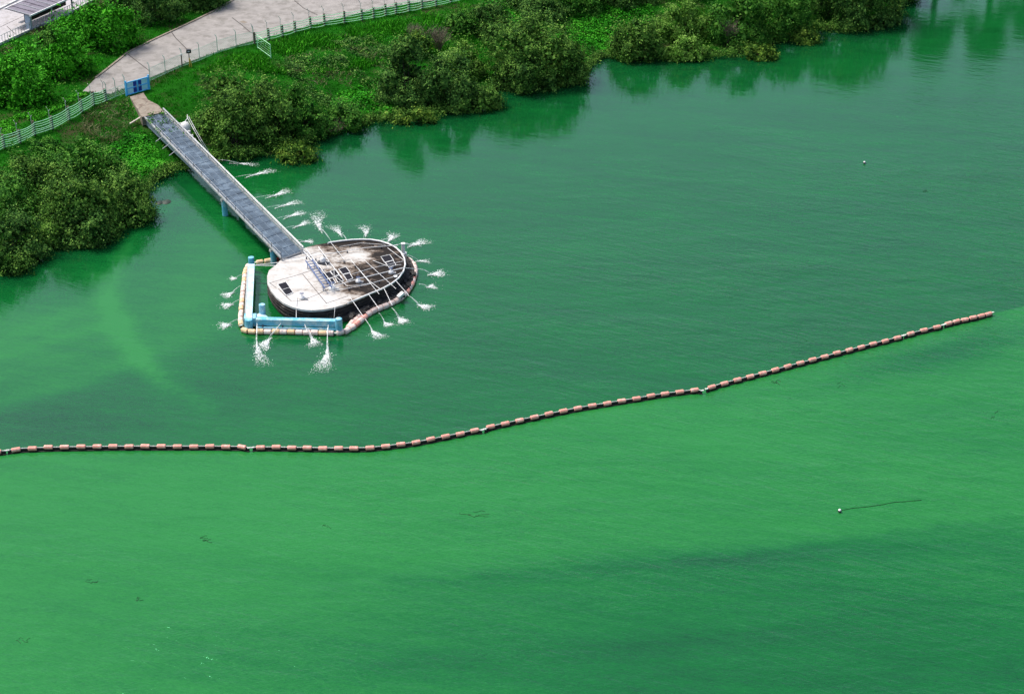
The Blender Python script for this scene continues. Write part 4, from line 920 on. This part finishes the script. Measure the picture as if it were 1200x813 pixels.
# ground cover ---------------------------------------------------
def scatter(poly_px, n, rng, z=2.0):
    poly = np.array([G(a, c, z)[:2] for a, c in poly_px]); lo_, hi_ = poly.min(0), poly.max(0); out = []
    tot = 0
    while tot < n:
        P_ = rng.uniform(lo_, hi_, size=(n, 2)); P_ = P_[inside(P_, poly)]; out.append(P_); tot += len(P_)
    return np.concatenate(out)[:n]
roadw = np.array([G(a, c, HP)[:2] for a, c in ROAD]); lotw = np.array([G(a, c, HP)[:2] for a, c in LOT]); rampw = np.array([G(a, c, 2.55)[:2] for a, c in ((150, 110), (169, 106), (188, 122), (195, 131), (178, 140), (164, 139), (157, 128))])
def clean(P_):
    h = hfun(P_); k = (h > .1) & ~inside(P_, roadw) & ~inside(P_, lotw) & ~inside(P_, rampw); return P_[k], h[k]
def wmask(P_, f):   # patchiness from smooth waves
    return (np.sin(P_[:, 0] * .31 * f + 2 * np.sin(P_[:, 1] * .23 * f)) + np.sin(P_[:, 1] * .47 * f + 1.7 * np.sin(P_[:, 0] * .19 * f)) + .8 * np.sin(P_[:, 0] * .9 * f + P_[:, 1] * .7 * f))
def blades(name, poly_px, n, mat_, hgt, wid, rng, label_stuff, patch=None, lean=.5):
    P_, h = clean(scatter(poly_px, n, rng))
    if patch is not None: k = wmask(P_, patch[0]) > patch[1] + rng.normal(size=len(P_)) * .4; P_, h = P_[k], h[k]
    n = len(P_); a = rng.uniform(0, 6.28, n); u = np.stack([np.cos(a), np.sin(a), 0 * a], 1); H_ = (hgt * rng.uniform(.5, 1.3, n) * (1 + .3 * wmask(P_, 2.3) / 2))[:, None]; W_ = (wid * rng.uniform(.6, 1.3, n))[:, None]
    B0 = np.column_stack([P_, h - .03]); le = rng.normal(size=(n, 3)) * [1, 1, 0] * lean * H_
    Q = np.stack([B0 - u * W_ * .5, B0 + u * W_ * .5, B0 + le * .5 + u * W_ * .45 + [0, 0, 1] * H_ * .6, B0 + le + [0, 0, 1] * H_], 1)
    fast_quads(name, Q, M[mat_], kind='stuff', label=label_stuff, cat=name.replace('_', ' '))
def leafy(name, poly_px, n, mat_, hgt, leaf, rng, label_stuff, patch=None):
    P_, h = clean(scatter(poly_px, n, rng))
    if patch is not None: k = wmask(P_, patch[0]) > patch[1] + rng.normal(size=len(P_)) * .35; P_, h = P_[k], h[k]
    n = len(P_); mound = np.clip(.55 + .25 * wmask(P_, 3.1), .1, 1.2)
    Z = h + hgt * mound * rng.uniform(.2, 1, n); N_ = unit(rng.normal(size=(n, 3)) * .5 + [0, 0, 1])
    fast_quads(name, leaf_quads(np.column_stack([P_, Z]), N_, leaf, rng, .7), M[mat_], kind='stuff', label=label_stuff, cat=name.replace('_', ' '))
rg = np.random.default_rng(21)
ALL = [(-60, 345), (-60, -5), (-10, -30), (560, -40), (1070, -40), (1075, 60), (700, 90), (690, 110), (430, 160), (200, 215)]
blades('grass', ALL, 130000, 'grass', .2, .1, rg, 'short deep green grass covering the whole river bank')
leafy('ground_cover', ALL, 26000, 'grass', .25, .15, rg, 'mixed leafy ground cover among the bank grass')
leafy('creeping_vines', [(110, 175), (150, 150), (172, 152), (205, 185), (196, 200), (178, 205), (150, 190)], 9000, 'weed', .5, .24, rg, 'bright creeping vines on the bank left of the footbridge')
leafy('bright_weeds', [(395, 100), (440, 88), (470, 110), (450, 140), (405, 145), (380, 122)], 9000, 'weed', .6, .25, rg, 'patch of bright weeds on the bank left of the centre clump')
leafy('vine_carpet', [(560, 10), (640, 0), (760, -5), (770, 30), (715, 60), (690, 75), (680, 40), (600, 30)], 15000, 'weed', .6, .24, rg, 'vine carpet in the gap between the upper shrubs')
leafy('left_weeds', [(-40, 190), (60, 165), (110, 150), (140, 170), (110, 200), (40, 210), (-40, 240)], 16000, 'mid', .7, .22, rg, 'dense mixed weeds between the left fence and the waterside shrubs', patch=(1.5, -.6))
leafy('fence_weeds', [(-40, 200), (0, 150), (120, 105), (100, 118), (0, 172)], 6000, 'bright', .3, .2, rg, 'green weeds behind the left fence', patch=(1.6, -.5))
blades('dry_stalks', [(95, 140), (125, 125), (150, 120), (165, 145), (135, 162), (100, 160)], 1800, 'dry', .3, .05, rg, 'dry brown stalks on the bare patch left of the ramp', lean=1.0)
leafy('scattered_weeds', ALL, 42000, 'mid', .55, .2, rg, 'patches of taller mixed weeds scattered over the bank grass', patch=(.9, .9))
leafy('dark_brambles', [(330, 70), (420, 50), (480, 60), (470, 95), (400, 120), (345, 110)], 12000, 'dark', .7, .2, rg, 'dark tangled brambles on the slope below the upper fence', patch=(1.9, .2))
blades('dry_grass', [(0, 66), (30, 45), (90, 18), (118, 4), (124, 12), (95, 34), (50, 52), (10, 74)], 5000, 'dry', .25, .07, rg, 'dry tan grass on the strip under the paved lot railing', patch=(1.4, -.2), lean=1.0)
blades('dry_stems', [(330, 75), (400, 60), (460, 55), (480, 75), (440, 95), (400, 115), (370, 105)], 3600, 'dry', .35, .06, rg, 'pale dry stems among the weeds on the middle bank', patch=(2.2, .9), lean=1.0)
blades('reeds', [(162, 222), (178, 206), (198, 196), (212, 200), (204, 206), (180, 222)], 1400, 'dry', 1.0, .05, rg, 'tall pale reeds at the water edge left of the bridge', lean=.35)
blades('bank_weeds', [(230, 90), (300, 60), (560, 10), (560, 50), (430, 80), (340, 90)], 22000, 'bright', .5, .1, rg, 'taller bright weeds below the upper fence', patch=(1.2, 0))
# scrub hanging over the water's edge, one unbroken mass
sl_ = np.array([G(a, c)[:2] for a, c in [(-60, 330), (0, 305), (60, 285), (120, 262), (165, 235), (178, 214), (190, 207), (228, 195), (250, 186), (300, 184), (345, 178), (375, 158), (420, 146), (455, 140), (520, 134), (556, 118), (580, 104), (620, 102), (665, 100), (684, 84), (700, 68), (722, 66), (790, 68), (860, 66), (900, 52), (950, 36), (1010, 36), (1046, 18), (1062, -10)]])
ln = np.hypot(*(sl_[1:] - sl_[:-1]).T); cl = np.r_[0, np.cumsum(ln)]
nt_ = 1500; tt = rg.uniform(0, cl[-1], nt_); cx_ = np.interp(tt, cl, sl_[:, 0]); cy_ = np.interp(tt, cl, sl_[:, 1])
w_ = .5 + .5 * np.sin(tt * .55) * np.sin(tt * .21 + 1); cy_ = cy_ + rg.uniform(-.9, 1.0, nt_) * (.4 + w_); cz_ = .15 + rg.uniform(0, 1, nt_) * (.25 + .7 * w_)
Pc = np.repeat(np.stack([cx_, cy_, cz_], 1), 26, 0); Pc = Pc + rg.normal(size=Pc.shape) * [.3, .3, .2]; Pc = Pc[Pc[:, 2] > .03]
fast_quads('water_edge_scrub', leaf_quads(Pc, unit(rg.normal(size=Pc.shape) * .6 + [0, -.3, .8]), .2, rg), M['olive'], kind='stuff', label='dense leafy scrub hanging over the water all along the bank', cat='scrub')
# weeds growing through the bridge head
Pb = []
for _ in range(420):
    v = abs(random.gauss(0, .09)); u = random.choice([random.gauss(.35, .2), random.gauss(0, .12), random.gauss(.75, .12)])
    if 0 - .1 < u < 1.05: Pb.append(list(bp_(u, v, .03 + random.random() * .25)))
Pb = np.array(Pb); keep = (np.sin(Pb[:, 0] * 5) + np.sin(Pb[:, 1] * 3.1)) > -.2; Pb = Pb[keep]
fast_quads('bridge_weeds', leaf_quads(Pb, unit(rg.normal(size=Pb.shape) * .6 + [0, 0, 1]), .22, rg), M['mid'], kind='stuff', label='weeds sprouting through the shore end of the footbridge', cat='weeds')
